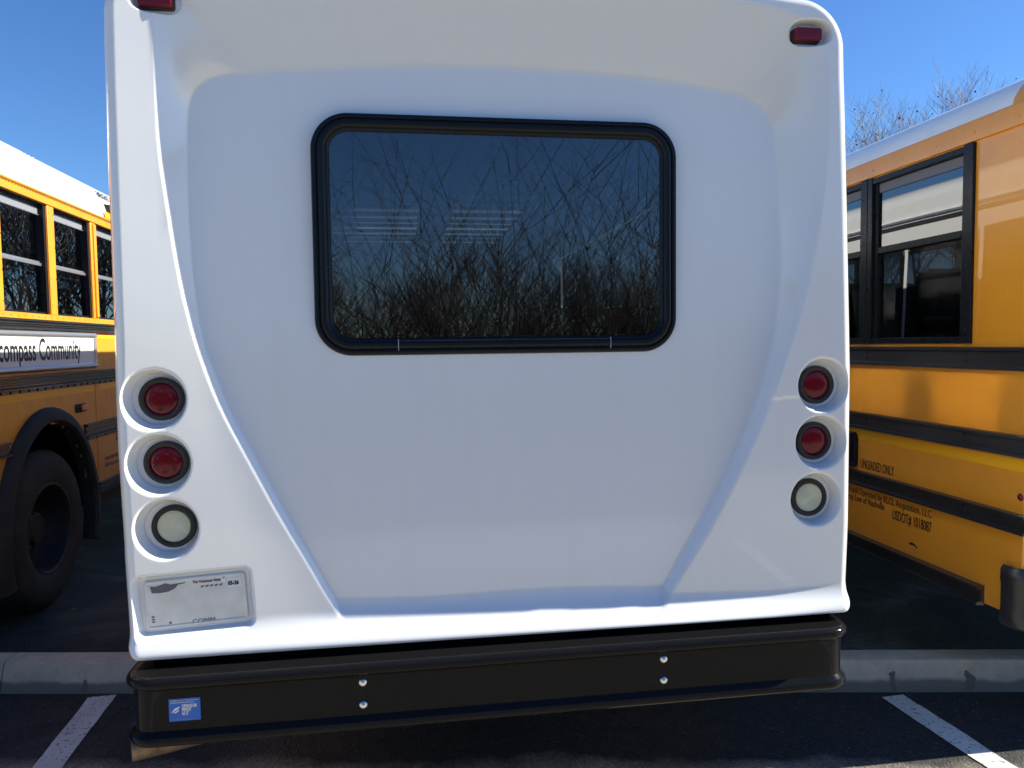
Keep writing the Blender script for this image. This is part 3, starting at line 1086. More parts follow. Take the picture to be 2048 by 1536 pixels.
for x_ in (-0.150, 0.826):
    for z_ in (0.653, 0.581):
        if bolt_me is None:
            t_ = MB()
            t_.lathe([(0.0, 0.0075), (0.005, 0.007), (0.0095, 0.005), (0.013, 0.001), (0.0135, -0.002)], (0, 0, 0), (0, -1, 0), 20)
            bolt_me = t_.mesh('bolt', CHROME, smooth=True)
        link('bolt', bolt_me, bumper, None, (x_, BY - 0.001, z_))
# permit sticker
sx0, sx1, sz0, sz1 = -0.722, -0.632, 0.578, 0.647
sk = MB()
sk.box(sx0, sx1, BY - 0.0016, BY - 0.0002, sz0, sz1)
sk = sk.build('permit_sticker', BLUE, bumper)
ysk = BY - 0.0024
EX, EZ = (1, 0, 0), (0, 0, 1)
for tx, sz_, x_, z_ in (('OPERATOR', 0.0135, -0.685, 0.6195), ('PERMIT', 0.0135, -0.685, 0.6085), ('4117', 0.0150, -0.685, 0.5960)):
    lettering(tx, sz_, 0.62, (x_, ysk, z_), EX, EZ, STKW, sk, bold=0.0005)
lettering('COMMERCIAL GROUND TRANSPORTATION', 0.0050, 0.78, (-0.717, ysk, 0.6400), EX, EZ, STKW, sk)
lettering('Nashville International Airport', 0.0062, 0.88, (-0.717, ysk, 0.6338), EX, EZ, STKW, sk)
lettering('. . . . . . . . . . .', 0.0075, 1.3, (-0.706, ysk, 0.5830), EX, EZ, STKW, sk)
lf = MB()
for poly in ([(-0.716, 0.605), (-0.705, 0.618), (-0.690, 0.624), (-0.693, 0.617), (-0.703, 0.611)],
             [(-0.713, 0.604), (-0.703, 0.608), (-0.693, 0.614), (-0.694, 0.609), (-0.701, 0.604)]):
    n0 = len(lf.v)
    lf.v += [(a, ysk, b_) for a, b_ in poly]
    lf.f.append(tuple(range(n0, n0 + len(poly))))
lf.build('sticker_emblem', STKW, sk)
# black panel between the body and the bumper, mounting brackets
vp = MB()
vp.box(XC - 1.15, XC + 1.15, 2.395, 2.42, 0.60, 0.775)
vp.build('valance_panel', BLACK, bus, bevel=0.004)
for x_ in (-0.15, 0.826):
    br = MB()
    br.box(x_ - 0.05, x_ + 0.05, BY + 0.02, 2.9, 0.54, 0.68)
    br.build('bumper_bracket', SATIN, bus, bevel=0.004)
# tail pipe
tpb = MB()
d_ = Vector((0.61, 0.24, 0)).normalized()
a0 = Vector((-0.905, 2.465, 0.408))
R0 = 0.047
path_ = [a0 + d_ * t for t in (0.02, 0.0, 0.0, 0.01, 0.25, 0.6, 0.95)]
tpb.tube(path_, [R0 - 0.006, R0 - 0.006, R0 - 0.001, R0, R0, R0, R0], 24, caps=False)
tpb.build('tail_pipe', RUST, bus, smooth=40)
pi_ = MB()
pi_.tube([a0 + d_ * 0.012, a0 + d_ * 0.9], [R0 - 0.005, R0 - 0.005], 20, caps=False)
pi_.build('pipe_bore', INTERIOR, bus, smooth=40)

# ------------------------------------------------------------------ SCHOOL BUSES
def shell_side(xs, sgn, y_edges, wins, z_edges, wz, matl, name, parent, cut=None):
    """flat side sheet with window openings (both faces of a 25 mm wall)"""
    mbs = MB()
    for i in range(len(y_edges) - 1):
        y0, y1 = y_edges[i], y_edges[i + 1]
        for j in range(len(z_edges) - 1):
            z0, z1 = z_edges[j], z_edges[j + 1]
            ym, zm = (y0 + y1) / 2, (z0 + z1) / 2
            if any(a < ym < b_ for a, b_ in wins) and wz[0] < zm < wz[1]:
                continue
            if cut and cut(ym, zm):
                continue
            mbs.quad((xs, y0, z0), (xs, y1, z0), (xs, y1, z1), (xs, y0, z1))
    return mbs

def rail(parent, xs, sgn, y0, y1, z0, z1, proud, matl, name='rub_rail', ribs=2, bevel=0.0):
    h = z1 - z0
    pr = [(0, z0), (proud, z0 + h * 0.03), (proud, z0 + h * 0.16), (proud * 0.45, z0 + h * 0.22)]
    for k in range(ribs - 1):
        c_ = z0 + h * (0.22 + 0.56 * (k + 1) / ribs)
        pr += [(proud * 0.45, c_ - h * 0.05), (proud * 0.85, c_ - h * 0.03), (proud * 0.85, c_ + h * 0.03), (proud * 0.45, c_ + h * 0.05)]
    pr += [(proud * 0.45, z1 - h * 0.22), (proud, z1 - h * 0.16), (proud, z1 - h * 0.03), (0, z1)]
    mbs = MB()
    mbs.extrude([(xs + sgn * a, b_) for a, b_ in pr], y0, y1)
    return mbs.build(name, matl, parent, smooth=30, bevel=bevel)

def rivets(pts, axis, r, matl, name, parent, seg=6):
    mbs = MB()
    for p in pts:
        mbs.lathe([(0.0, r * 0.55), (r * 0.7, r * 0.42), (r, 0.0)], p, axis, seg)
    o = mbs.build(name, matl, parent, smooth=True)
    o['kind'] = 'stuff'
    return o

# ---- left bus
XL = -2.33
XLC = XL - 1.20
lb = empty('school_bus', (XLC, 7.0, 0))
tag(lb, 'yellow school bus on the left with white roof, name board and rear wheel in view', 'school bus',
    'yellow school buses parked beside the white shuttle')
LY0, LY1 = 2.75, 12.4
pitch = 0.672
mull = [4.655 + pitch * k for k in range(-2, 11)]
wins = [(m_ + 0.048, m_ + pitch - 0.048) for m_ in mull[:-1]]
WZL = (1.930, 2.650)
ye = sorted(set([LY0, LY1] + [a for w_ in wins for a in w_] + [4.50 + 0.06 * k for k in range(24)]))
ye = [y for y in ye if LY0 <= y <= LY1]
AC = (5.17, 0.52)             # wheel centre
def archcut(y, z):
    return (y - AC[0]) ** 2 / 0.60 ** 2 + (z - 0.52) ** 2 / 0.705 ** 2 < 1 or (abs(y - AC[0]) < 0.60 and z < 0.53)
ze = [0.60] + [0.64 + 0.04 * k for k in range(16)] + [1.30, WZL[0], WZL[1], 2.70]
b = shell_side(XL, 1, ye, wins, ze, WZL, YEL, 'body', lb, archcut)
b2 = shell_side(XLC - 1.20, -1, ye, wins, ze, WZL, YEL, 'body', lb)
b.v += [v_ for v_ in b2.v]
n_b = len(b.v) - len(b2.v)
b.f += [tuple(i + n_b for i in f_) for f_ in b2.f]
for y in (LY0, LY1):
    b.quad((XL, y, 0.60), (XLC - 1.2, y, 0.60), (XLC - 1.2, y, 2.70), (XL, y, 2.70))
lbody = b.build('body', YEL, lb)
# far side windows are covered by glass as well
fg = MB()
fg.box(XLC - 1.17, XLC - 1.165, LY0 + 0.1, LY1 - 0.1, WZL[0], WZL[1])
fg.build('far_side_glass', GLASS_LEFT, lb)
ub = MB()
ub.box(XLC - 1.15, XL - 0.05, LY0, LY1, 1.32, 1.36)
ub.build('floor', INTERIOR, lb)
ub = MB()
ub.box(XLC - 0.5, XLC + 0.5, LY0, LY1, 0.55, 1.0)
ub.box(XLC - 1.1, XLC + 1.1, 6.2, 9.5, 0.45, 1.0)
ub.box(XLC - 1.15, XLC - 0.9, LY0, 6.2, 0.30, 1.0)  # low far-side box, added to block light from beneath the bus
ub.build('underbody', RUBBER, lb)
# roof
rp = [(0.0, 2.70), (0.006, 2.76), (0.03, 2.84), (0.075, 2.915), (0.14, 2.985), (0.23, 3.045), (0.35, 3.09), (0.52, 3.13), (0.75, 3.16), (1.0, 3.175), (1.2, 3.18)]
full = [(XL - a, z_) for a, z_ in rp] + [(XL - 2.4 + a, z_) for a, z_ in rp[::-1][1:]]
def roof_piece(y0, y1, lift, parent, matl, name):
    r_ = MB()
    pf = [(x_ + (lift if x_ > XLC else -lift) * 0.6, z_ + lift) for x_, z_ in full]
    r_.extrude(pf, y0, y1, close=False)
    for y in (y0, y1):
        n0 = len(r_.v)
        r_.v += [(x_, y, z_) for x_, z_ in pf]
        r_.f.append(tuple(range(n0, n0 + len(pf))))
    return r_.build(name, matl, parent, smooth=35)
seams = [LY0, 5.47, 8.3, LY1]
for i in range(3):
    roof_piece(seams[i] - (0.0 if i == 0 else 0.02), seams[i + 1], 0.0 if i % 2 else 0.004, lb, ROOF, 'roof_panel')
rv_pts = []
for s_y in (5.54, 8.37, 5.60):
    for k in range(len(rp) - 1):
        for t_ in (0.25, 0.75):
            a = rp[k][0] * (1 - t_) + rp[k + 1][0] * t_
            z_ = rp[k][1] * (1 - t_) + rp[k + 1][1] * t_
            rv_pts.append((XL - a + 0.003, s_y, z_ + 0.003))
rivets(rv_pts, (0.6, 0, 0.8), 0.006, ROOF, 'roof_rivets', lb)
# gutter rail with punched holes
gt = MB()
gt.extrude([(XL - 0.005, 2.655), (XL + 0.016, 2.655), (XL + 0.018, 2.70), (XL + 0.030, 2.712), (XL + 0.030, 2.722), (XL - 0.002, 2.735)], LY0, LY1)
gt.build('gutter_rail', YEL, lb, smooth=30)
rivets([(XL + 0.0185, LY0 + 0.03 + 0.036 * k, 2.700) for k in range(250)], (1, 0, 0), 0.0055, SATIN, 'gutter_holes', lb, 5)
# windows
for i, (y0, y1) in enumerate(wins):
    fm = MB()
    xo, xi = XL - 0.002, XL - 0.065
    fm.box(xi, xo, y0 + 0.001, y0 + 0.012, WZL[0], WZL[1])
    fm.box(xi, xo, y1 - 0.030, y1 - 0.001, WZL[0], WZL[1])
    fm.box(xi, xo - 0.01, y0 + 0.012, y1 - 0.030, WZL[0], WZL[0] + 0.014)
    fm.box(xi, xo - 0.02, y0 + 0.012, y1 - 0.030, WZL[1] - 0.016, WZL[1])
    fw = fm.build('side_window', FRAME, lb)
    tb = MB()
    tb.box(xi + 0.004, xi + 0.030, y0 + 0.013, y1 - 0.031, WZL[1] - 0.065, WZL[1] - 0.017)
    tb.build('top_bar', GREYBAR, fw, bevel=0.003)
    tb = MB()
    tb.box(xi + 0.005, xi + 0.036, y0 + 0.013, y1 - 0.031, WZL[1] - 0.072, WZL[1] - 0.066)
    tb.build('trim_strip', ALU, fw)
    mr_ = MB()
    mr_.box(xi + 0.006, xi + 0.040, y0 + 0.013, y1 - 0.031, 2.246, 2.266)
    mr_.box(xi + 0.006, xi + 0.030, y0 + 0.013, y1 - 0.031, 2.268, 2.278)
    mr_.build('meeting_rail', ALU, fw, bevel=0.002)
    up = MB()
    up.box(xi + 0.016, xi + 0.021, y0 + 0.013, y1 - 0.031, 2.279, WZL[1] - 0.073)
    up.build('upper_pane', GLASS_LEFT, fw)
    lp = MB()
    lp.box(xi + 0.028, xi + 0.033, y0 + 0.013, y1 - 0.031, WZL[0] + 0.015, 2.245)
    lp.build('lower_pane', GLASS_LEFT, fw)
rvp = []
for k, m_ in enumerate(mull):
    mm_ = MB()
    mm_.box(XL - 0.002, XL + 0.010, m_ - 0.046, m_ + 0.046, WZL[0] - 0.002, WZL[1] + 0.003)
    if k == 4:
        mm_.box(XL + 0.0102, XL + 0.022, m_ - 0.012, m_ + 0.030, WZL[0] + 0.01, WZL[1] - 0.01)
    mo = mm_.build('window_post', YEL, lb, bevel=0.004)
    for z_ in (1.99, 2.17, 2.38, 2.60):
        for dy in (-0.033, 0.036):
            rvp.append((XL + 0.010, m_ + dy, z_))
sill = MB()
sill.extrude([(XL, 1.890), (XL + 0.014, 1.892), (XL + 0.014, 1.926), (XL, 1.930)], LY0, LY1)
sill.build('window_sill', YEL, lb)
rvp += [(XL + 0.014, LY0 + 0.05 + 0.085 * k, 1.909) for k in range(112)]
rivets(rvp, (1, 0, 0), 0.0048, RIM, 'rivets', lb)
rail(lb, XL, 1, LY0, LY1, 1.823, 1.888, 0.028, SATIN, ribs=3)
rail(lb, XL, 1, LY0, LY1, 1.452, 1.540, 0.030, SATIN, ribs=4)
clips = MB()
for k in range(90):
    y = LY0 + 0.05 + 0.107 * k
    clips.box(XL, XL + 0.012, y, y + 0.075, 1.434, 1.4515)
clips.build('rail_clips', SATIN, lb)['kind'] = 'stuff'
# name board
bd = MB()
bd.box(XL, XL + 0.018, 3.40, 5.935, 1.560, 1.815)
board = bd.build('name_board', WHITEP, lb)
bf = MB()
tubp = [(XL + 0.014, 3.40), (XL + 0.014, 5.935)]
for z_ in (1.797, 1.577):
    bf.tube([(XL + 0.012, 3.40, z_), (XL + 0.012, 5.935, z_)], 0.021, 10)
bf.tube([(XL + 0.012, 5.917, 1.577), (XL + 0.012, 5.917, 1.797)], 0.020, 10)
bf.build('board_frame', ALU, board, smooth=50)
EYp = (0, 1, 0)
lettering('Encompass Community', 0.200, 0.635, (XL + 0.0185, 5.672, 1.632), EYp, EZ, INK, board, align='RIGHT', bold=0.0030)
# reflective stripe, seam strip, marker lamp
tp_ = MB()
tp_.box(XL, XL + 0.002, LY0, 5.925, 1.383, 1.430)
tp_.build('reflective_stripe', TAPE, lb)
tp_ = MB()
tp_.box(XL, XL + 0.002, 6.01, LY1, 1.383, 1.430)
tp_.build('reflective_stripe', TAPE, lb)
tp_ = MB()
tp_.box(XL, XL + 0.002, 5.945, LY1, 1.778, 1.805)
tp_.build('reflective_stripe', TAPE, lb)
sm_ = MB()
sm_.box(XL, XL + 0.004, 5.935, 5.995, 0.70, 1.43)
sm_.box(XL, XL + 0.004, 5.945, 6.005, 1.545, 1.77)
sm_.build('seam_strip', YEL, lb, bevel=0.002)
rivets([(XL + 0.004, 5.968, 0.74 + 0.05 * k) for k in range(14)] + [(XL + 0.004, 5.975, 1.57 + 0.05 * k) for k in range(4)], (1, 0, 0), 0.006, YEL, 'seam_rivets', lb)
mk_ = MB()
mk_.box(XL, XL + 0.012, 5.585, 5.745, 1.243, 1.305)
mh = mk_.build('side_marker', RUBBER, lb, bevel=0.006)
mk_ = MB()
mk_.box(XL + 0.0122, XL + 0.030, 5.645, 5.735, 1.252, 1.298)
mk_.build('lens', AMBER, mh, bevel=0.008)
# wheel arch flare
fl = MB()
pthf = []
for k in range(33):
    a = math.radians(-18 + 216 * k / 32)
    y = AC[0] + 0.625 * math.cos(a)
    z_ = 0.52 + 0.735 * math.sin(a)
    pthf.append((Vector((XL, y, z_)), Vector((0, math.cos(a), math.sin(a))), Vector((1, 0, 0))))
fl.sweep_open(pthf, [(-0.03, -0.05), (-0.035, 0.035), (-0.02, 0.055), (0.02, 0.055), (0.05, 0.04), (0.065, 0.012), (0.065, 0.0)])
fl.build('wheel_arch', RUBBER, lb, smooth=40)
wl = MB()       # dark wheel well
wl.box(XL - 0.75, XL - 0.70, 4.35, 6.0, 0.55, 1.30)
wl.box(XL - 0.70, XL - 0.02, 4.40, 5.95, 1.27, 1.30)
wl.build('wheel_well', RUBBER, lb)
# dual wheel
TC = (XL - 0.02, AC[0], 0.520)
RT = 0.520
def tyre_mesh(cx_):
    t_ = MB()
    pr = [(0.285, 0.00), (0.300, 0.012), (0.36, 0.022), (0.44, 0.020), (0.480, 0.008), (0.503, -0.012), (0.515, -0.030), (0.520, -0.05),
          (0.520, -0.21), (0.503, -0.25), (0.44, -0.27), (0.30, -0.262), (0.285, -0.25)]
    t_.lathe(pr, (cx_, TC[1], TC[2]), (1, 0, 0), 72)
    return t_
whl = tyre_mesh(TC[0]).build('wheel', RUBBER, lb, smooth=35)
lug = MB()
for k in range(72):
    a = 2 * PI * k / 72
    for (r0, r1, h0, h1) in ((0.500, 0.5225, -0.045, -0.010),):
        ca, sa = math.cos(a), math.sin(a)
        tn = 0.010
        n0 = len(lug.v)
        for rr_, hh in ((r0, h1), (r1, h0), (r1, h0 - 0.06), (r0, h0 - 0.06)):
            for s in (-tn, tn):
                lug.v.append((TC[0] + hh, TC[1] + rr_ * ca - s * sa, TC[2] + rr_ * sa + s * ca))
        lug.f += [(n0, n0 + 1, n0 + 3, n0 + 2), (n0 + 2, n0 + 3, n0 + 5, n0 + 4), (n0, n0 + 2, n0 + 4, n0 + 6), (n0 + 1, n0 + 7, n0 + 5, n0 + 3)]
lg = lug.build('tread_lugs', RUBBER, whl)
lg['kind'] = 'stuff'
tyre_mesh(TC[0] - 0.33).build('inner_tyre', RUBBER, whl, smooth=35)
rm = MB()
rm.lathe([(0.298, 0.006), (0.302, 0.014), (0.290, 0.016), (0.278, 0.004), (0.268, -0.06), (0.262, -0.13), (0.235, -0.165), (0.15, -0.172), (0.11, -0.160), (0.105, -0.08), (0.09, -0.065), (0.0, -0.062)],
         TC, (1, 0, 0), 56)
rim = rm.build('rim', RIM, whl, smooth=35)
nb = MB()
for k in range(10):
    a = 2 * PI * k / 10
    nb.lathe([(0.0, 0.03), (0.013, 0.03), (0.016, 0.0)], (TC[0] - 0.170, TC[1] + 0.14 * math.cos(a), TC[2] + 0.14 * math.sin(a)), (1, 0, 0), 6)
nb.build('wheel_nuts', ALU, whl)['kind'] = 'stuff'
# lower rub rails, skirt
rail(lb, XL, 1, 5.715, LY1, 1.040, 1.148, 0.030, SATIN, ribs=2)
rail(lb, XL, 1, LY0, 4.675, 1.070, 1.155, 0.030, SATIN, ribs=2)
rail(lb, XL, 1, 5.90, LY1, 0.600, 0.685, 0.028, SATIN, name='skirt_rail', ribs=2)
cl2 = MB()
for k in range(40):
    y = 5.76 + 0.16 * k
    cl2.box(XL, XL + 0.010, y, y + 0.11, 1.024, 1.0395)
cl2.build('rail_clips', SATIN, lb)['kind'] = 'stuff'
ds = MB()
ds.lathe([(0.0, 0.0008), (0.045, 0.0008), (0.0455, 0.0)], (XL + 0.0005, 6.34, 0.985), (1, 0, 0), 20)
ds.build('door_emblem', REDPRINT, lb)
lettering('Owned and Operated by', 0.050, 0.75, (XL + 0.001, 6.065, 0.828), EYp, EZ, GREYINK, lb)
lettering('DBA Gray Line of Nashville', 0.050, 0.75, (XL + 0.001, 6.065, 0.775), EYp, EZ, GREYINK, lb)
# roof lettering, roof lamp, yellow patch above the rear windows
er = Vector((0.45, 0, 1)).normalized()
n_r = Vector((0.86, 0, 0.5)).normalized()
ey_r = Vector((-0.5, 0, 0.86)).normalized()
lettering('EMERGENCY EXIT', 0.085, 0.55, tuple(Vector((XL - 0.078, 6.33, 2.905)) + n_r * 0.014), EYp, tuple(ey_r), INK, lb, bold=0.0008)
pt = MB()
for k in range(1):
    pt.quad((XL + 0.010, 6.245, 2.735), (XL + 0.010, 7.4, 2.735), (XL + 0.006, 7.4, 2.785), (XL + 0.006, 6.245, 2.785))
pt.build('roof_edge_tape', TAPE, lb)
rl = MB()
rl.v = [(XL - 0.02, 6.34, 2.79), (XL - 0.02, 6.50, 2.79), (XL + 0.05, 6.50, 2.80), (XL + 0.05, 6.34, 2.80),
        (XL - 0.045, 6.34, 2.86), (XL - 0.045, 6.50, 2.86), (XL + 0.05, 6.50, 2.845), (XL + 0.05, 6.34, 2.845)]
rl.f = [(0, 1, 2, 3), (4, 7, 6, 5), (0, 3, 7, 4), (1, 5, 6, 2), (2, 6, 7, 3), (0, 4, 5, 1)]
rh = rl.build('roof_lamp', RUBBER, lb, bevel=0.008)
rl2 = MB()
rl2.box(XL + 0.049, XL + 0.062, 6.40, 6.49, 2.803, 2.842)
rl2.build('lens', AMBER, rh, bevel=0.006)
# seats inside
for k in range(9):
    y = 3.3 + 0.9 * k
    for sx_ in (0.65, -0.65):
        s = MB()
        s.box(XLC + sx_ - 0.48, XLC + sx_ + 0.48, y, y + 0.12, 1.15, 2.16)
        s.box(XLC + sx_ - 0.48, XLC + sx_ + 0.48, y + 0.12, y + 0.5, 1.42, 1.58)
        s.build('seat', SEAT, lb, bevel=0.05)

# ---- right bus
XR = 2.50
XRC = XR + 1.20
rbus = empty('school_bus', (XRC, 7.0, 0))
tag(rbus, 'glossy yellow school bus on the right with black framed windows and fuel lettering', 'school bus',
    'yellow school buses parked beside the white shuttle')
RY0, RY1 = 2.635, 12.2
wz = (1.676, 2.556)
rp_pitch = 0.745
wins_r = [(2.985 + rp_pitch * k, 2.985 + rp_pitch * k + 0.655) for k in range(11)]
WZR = (1.70, 2.525)
ye = sorted(set([RY0, RY1] + [a for w_ in wins_r for a in w_]))
ze = [0.535, WZR[0], WZR[1], 2.655]
b = shell_side(XR, -1, ye, wins_r, ze, WZR, YEL2, 'body', rbus)
b2 = shell_side(XRC + 1.2, 1, ye, wins_r, ze, WZR, YEL2, 'body', rbus)
n_b = len(b.v)
b.v += b2.v
b.f += [tuple(i + n_b for i in f_) for f_ in b2.f]
for y, ins in ((RY0, 0.0), (RY1, 0.0)):
    b.quad((XR, y, 0.535), (XRC + 1.2, y, 0.535), (XRC + 1.2, y, 2.655), (XR, y, 2.655))
b.build('body', YEL2, rbus)
ub = MB()
ub.box(XR + 0.05, XRC + 1.15, RY0 + 0.02, RY1, 1.0, 1.08)
ub.build('floor', INTERIOR, rbus)
ub = MB()
ub.box(XR + 0.25, XRC + 0.95, 3.2, RY1, 0.50, 0.98)
ub.build('underbody', RUBBER, rbus)
for yy in (5.6, 11.2):
    for xx in (XR + 0.22, XRC + 0.98):
        t_ = MB()
        t_.lathe([(0.285, -0.13), (0.44, -0.14), (0.50, -0.12), (0.52, -0.09), (0.52, 0.09), (0.50, 0.12), (0.44, 0.14), (0.285, 0.13)], (xx, yy, 0.52), (1, 0, 0), 40, True)
        t_.build('wheel', RUBBER, rbus, smooth=40)
rpr0 = [(0.0, 2.655), (0.008, 2.70), (0.035, 2.765), (0.085, 2.835), (0.16, 2.895), (0.27, 2.945), (0.42, 2.985), (0.62, 3.015), (0.9, 3.035), (1.2, 3.045)]
rpr = [(a, 2.655 + (z_ - 2.655) * 0.66) for a, z_ in rpr0]
fullr = [(XR + a, z_) for a, z_ in rpr] + [(XR + 2.4 - a, z_) for a, z_ in rpr[::-1][1:]]
def rroof(y0, y1, matl, name, lift=0.0):
    r_ = MB()
    pf = [(x_ + (-lift if x_ < XRC else lift), z_ + lift) for x_, z_ in fullr]
    r_.extrude(pf, y0, y1, close=False)
    for y in (y0, y1):
        n0 = len(r_.v)
        r_.v += [(x_, y, z_) for x_, z_ in pf]
        r_.f.append(tuple(range(n0, n0 + len(pf))))
    return r_.build(name, matl, rbus, smooth=35)
rroof(2.74, RY1, ROOF, 'roof_panel')
rroof(RY0, 2.74, YEL2, 'roof_cap', 0.002)
# header panel, standing proud, with screws
hd = MB()
hd.extrude([(XR, 2.562), (XR - 0.014, 2.562), (XR - 0.016, 2.640), (XR - 0.010, 2.655), (XR, 2.658)], RY0, RY1)
hd.build('header_panel', YEL2, rbus, bevel=0.003)
rivets([(XR - 0.0155, 2.69 + 0.235 * k, 2.598) for k in range(38)], (-1, 0, 0), 0.007, YEL2, 'header_screws', rbus, 8)
# windows
for i, (y0, y1) in enumerate(wins_r):
    fm = MB()
    xo, xi = XR - 0.012, XR + 0.05
    Z0, Z1 = wz
    fm.box(xo - 0.003, XR + 0.03, y0 - 0.055, y0 + 0.004, Z0, Z1 + 0.004)        # screwed outer strip, near side
    fm.box(xo - 0.001, XR + 0.03, y1 - 0.004, y1 + 0.0345, Z0, Z1 + 0.002)        # far side
    fm.box(xo + 0.002, xi, y0 + 0.004, y1 - 0.004, Z1 - 0.032, Z1)
    fm.box(xo + 0.002, xi, y0 + 0.004, y1 - 0.004, Z0, Z0 + 0.030)
    fm.box(XR + 0.004, xi, y0 + 0.004, y0 + 0.028, Z0 + 0.03, Z1 - 0.032)
    fm.box(XR + 0.004, xi, y1 - 0.028, y1 - 0.004, Z0 + 0.03, Z1 - 0.032)
    fw = fm.build('side_window', FRAME, rbus, bevel=0.003)
    tb = MB()
    tb.box(XR + 0.012, XR + 0.035, y0 + 0.028, y1 - 0.028, 2.474, Z1 - 0.0325)
    tb.build('top_bar', GREYINK, fw, bevel=0.003)
    mr_ = MB()
    mr_.box(XR + 0.004, XR + 0.034, y0 + 0.029, y1 - 0.029, 2.152, 2.188)
    mr_.build('meeting_rail', FRAME, fw, bevel=0.004)
    up = MB()
    up.box(XR + 0.018, XR + 0.023, y0 + 0.027, y1 - 0.027, 2.186, 2.476)
    up.build('upper_pane', GLASS_RIGHT, fw)
    lp = MB()
    lp.box(XR + 0.026, XR + 0.031, y0 + 0.027, y1 - 0.027, Z0 + 0.028, 2.154)
    lp.build('lower_pane', GLASS_RIGHT, fw)
    sc__ = MB()
    for z_ in (1.74, 2.02, 2.45):
        for y_ in (y0 - 0.026,):
            sc__.lathe([(0.0, 0.003), (0.005, 0.002), (0.006, 0.0)], (xo - 0.003, y_, z_), (-1, 0, 0), 8)
    so = sc__.build('frame_screws', RIM, fw)
    so['kind'] = 'stuff'
def screws(y_list, zs__, x_):
    return [(x_, y, z_) for y in y_list for z_ in zs__]
rail(rbus, XR, -1, RY0 - 0.03, RY1, 1.560, 1.662, 0.026, SATIN, ribs=1)
rail(rbus, XR, -1, RY0 - 0.03, RY1, 1.206, 1.298, 0.030, SATIN, ribs=1)
rail(rbus, XR, -1, RY0 - 0.03, RY1, 0.888, 0.972, 0.030, SATIN, ribs=1)
rail(rbus, XR, -1, 2.828, 5.0, 0.525, 0.612, 0.040, SATIN, name='skirt_rail', ribs=1)
yl = [2.95 + 0.71 * k for k in range(8)]
rivets(screws(yl, (1.598, 1.626), XR - 0.0118) + screws(yl, (1.240, 1.266), XR - 0.0138) + screws(yl, (0.918, 0.944), XR - 0.0138), (-1, 0, 0), 0.008, FRAME, 'rail_screws', rbus, 8)
tp_ = MB()
tp_.box(XR - 0.0015, XR, RY0 + 0.001, RY1, 1.146, 1.196)
tp_.build('reflective_stripe', TAPE, rbus)
# fuel door
fd = MB()
fpath = [(Vector((XR, y_, z_)), Vector((0, ny_, nz2)), Vector((-1, 0, 0))) for y_, z_, ny_, nz2 in rr(3.85, 1.082, 0.105, 0.098, 0.03, 6)]
fd.sweep_loop(fpath, [(0.0, -0.002), (0.0, 0.014), (-0.006, 0.018), (-0.014, 0.016), (-0.018, 0.004)])
n0 = len(fd.v)
fd.v += [tuple(p - n_ * 0.018 + d2 * 0.004) for p, n_, d2 in fpath]
fd.f.append(tuple(range(n0, n0 + len(fpath))))
fd.build('fuel_door', FRAME, rbus, smooth=35)
EYm = (0, -1, 0)
xt = XR - 0.0012
lettering('UNLEADED ONLY', 0.071, 0.49, (xt, 3.722, 0.989), EYm, EZ, INK, rbus)
lettering('Owned and Operated by RLCL Acquisition, LLC', 0.054, 0.72, (xt, 3.160, 0.834), EYm, EZ, INK, rbus, align='RIGHT')
lettering('DBA Gray Line of Nashville', 0.054, 0.72, (xt, 3.510, 0.792), EYm, EZ, INK, rbus, align='RIGHT')
lettering('USDOT# 1018087', 0.072, 0.52, (xt, 3.160, 0.763), EYm, EZ, INK, rbus, align='RIGHT', bold=0.0006)
rdm = MB()
rdm.lathe([(0.0, 0.008), (0.011, 0.006), (0.016, 0.0)], (XR, 2.652, 1.042), (-1, 0, 0), 20)
rdm.build('side_reflector', REDLENS, rbus, smooth=True)
# chip in the paint
ch = MB()
ch.v = [(xt, 3.32, 0.668), (xt, 3.30, 0.680), (xt, 3.275, 0.676), (xt, 3.262, 0.664), (xt, 3.245, 0.668), (xt, 3.262, 0.658), (xt, 3.285, 0.668), (xt, 3.305, 0.664)]
ch.f = [(0, 1, 2, 6, 7), (2, 3, 5, 6), (3, 4, 5)]
ch.build('paint_chip', INK, rbus)
bm_ = MB()
pthb = []
prb = [(-0.004, -0.125), (0.012, -0.130), (0.024, -0.115), (0.026, -0.07), (0.021, -0.05), (0.021, 0.05), (0.026, 0.07), (0.024, 0.115), (0.012, 0.130), (-0.004, 0.125)]
pts = [((XR - 0.012, 2.705, 0.618), (-1, 0, 0)), ((XR - 0.012, 2.685, 0.618), (-1, 0, 0))]
for k in range(1, 9):
    a = PI + PI / 2 * k / 8
    pts.append(((XR - 0.012 + 0.07 + 0.07 * math.cos(a), 2.685 + 0.07 * math.sin(a), 0.618), (math.cos(a), math.sin(a), 0)))
pts.append(((XRC + 1.0, 2.615, 0.618), (0, -1, 0)))
bm_.sweep_open([(Vector(p), Vector(n_), Vector((0, 0, 1))) for p, n_ in pts], prb)
bm_.box(XR + 0.06, XRC + 1.0, 2.616, 2.634, 0.50, 0.74)
bm_.build('bumper', SATIN, rbus, smooth=40)
for k in range(9):
    y = 3.3 + 0.9 * k
    for sx_ in (0.65, -0.65):
        s = MB()
        s.box(XRC + sx_ - 0.48, XRC + sx_ + 0.48, y, y + 0.12, 1.15, 2.05)
        s.build('seat', INTERIOR, rbus, bevel=0.05)

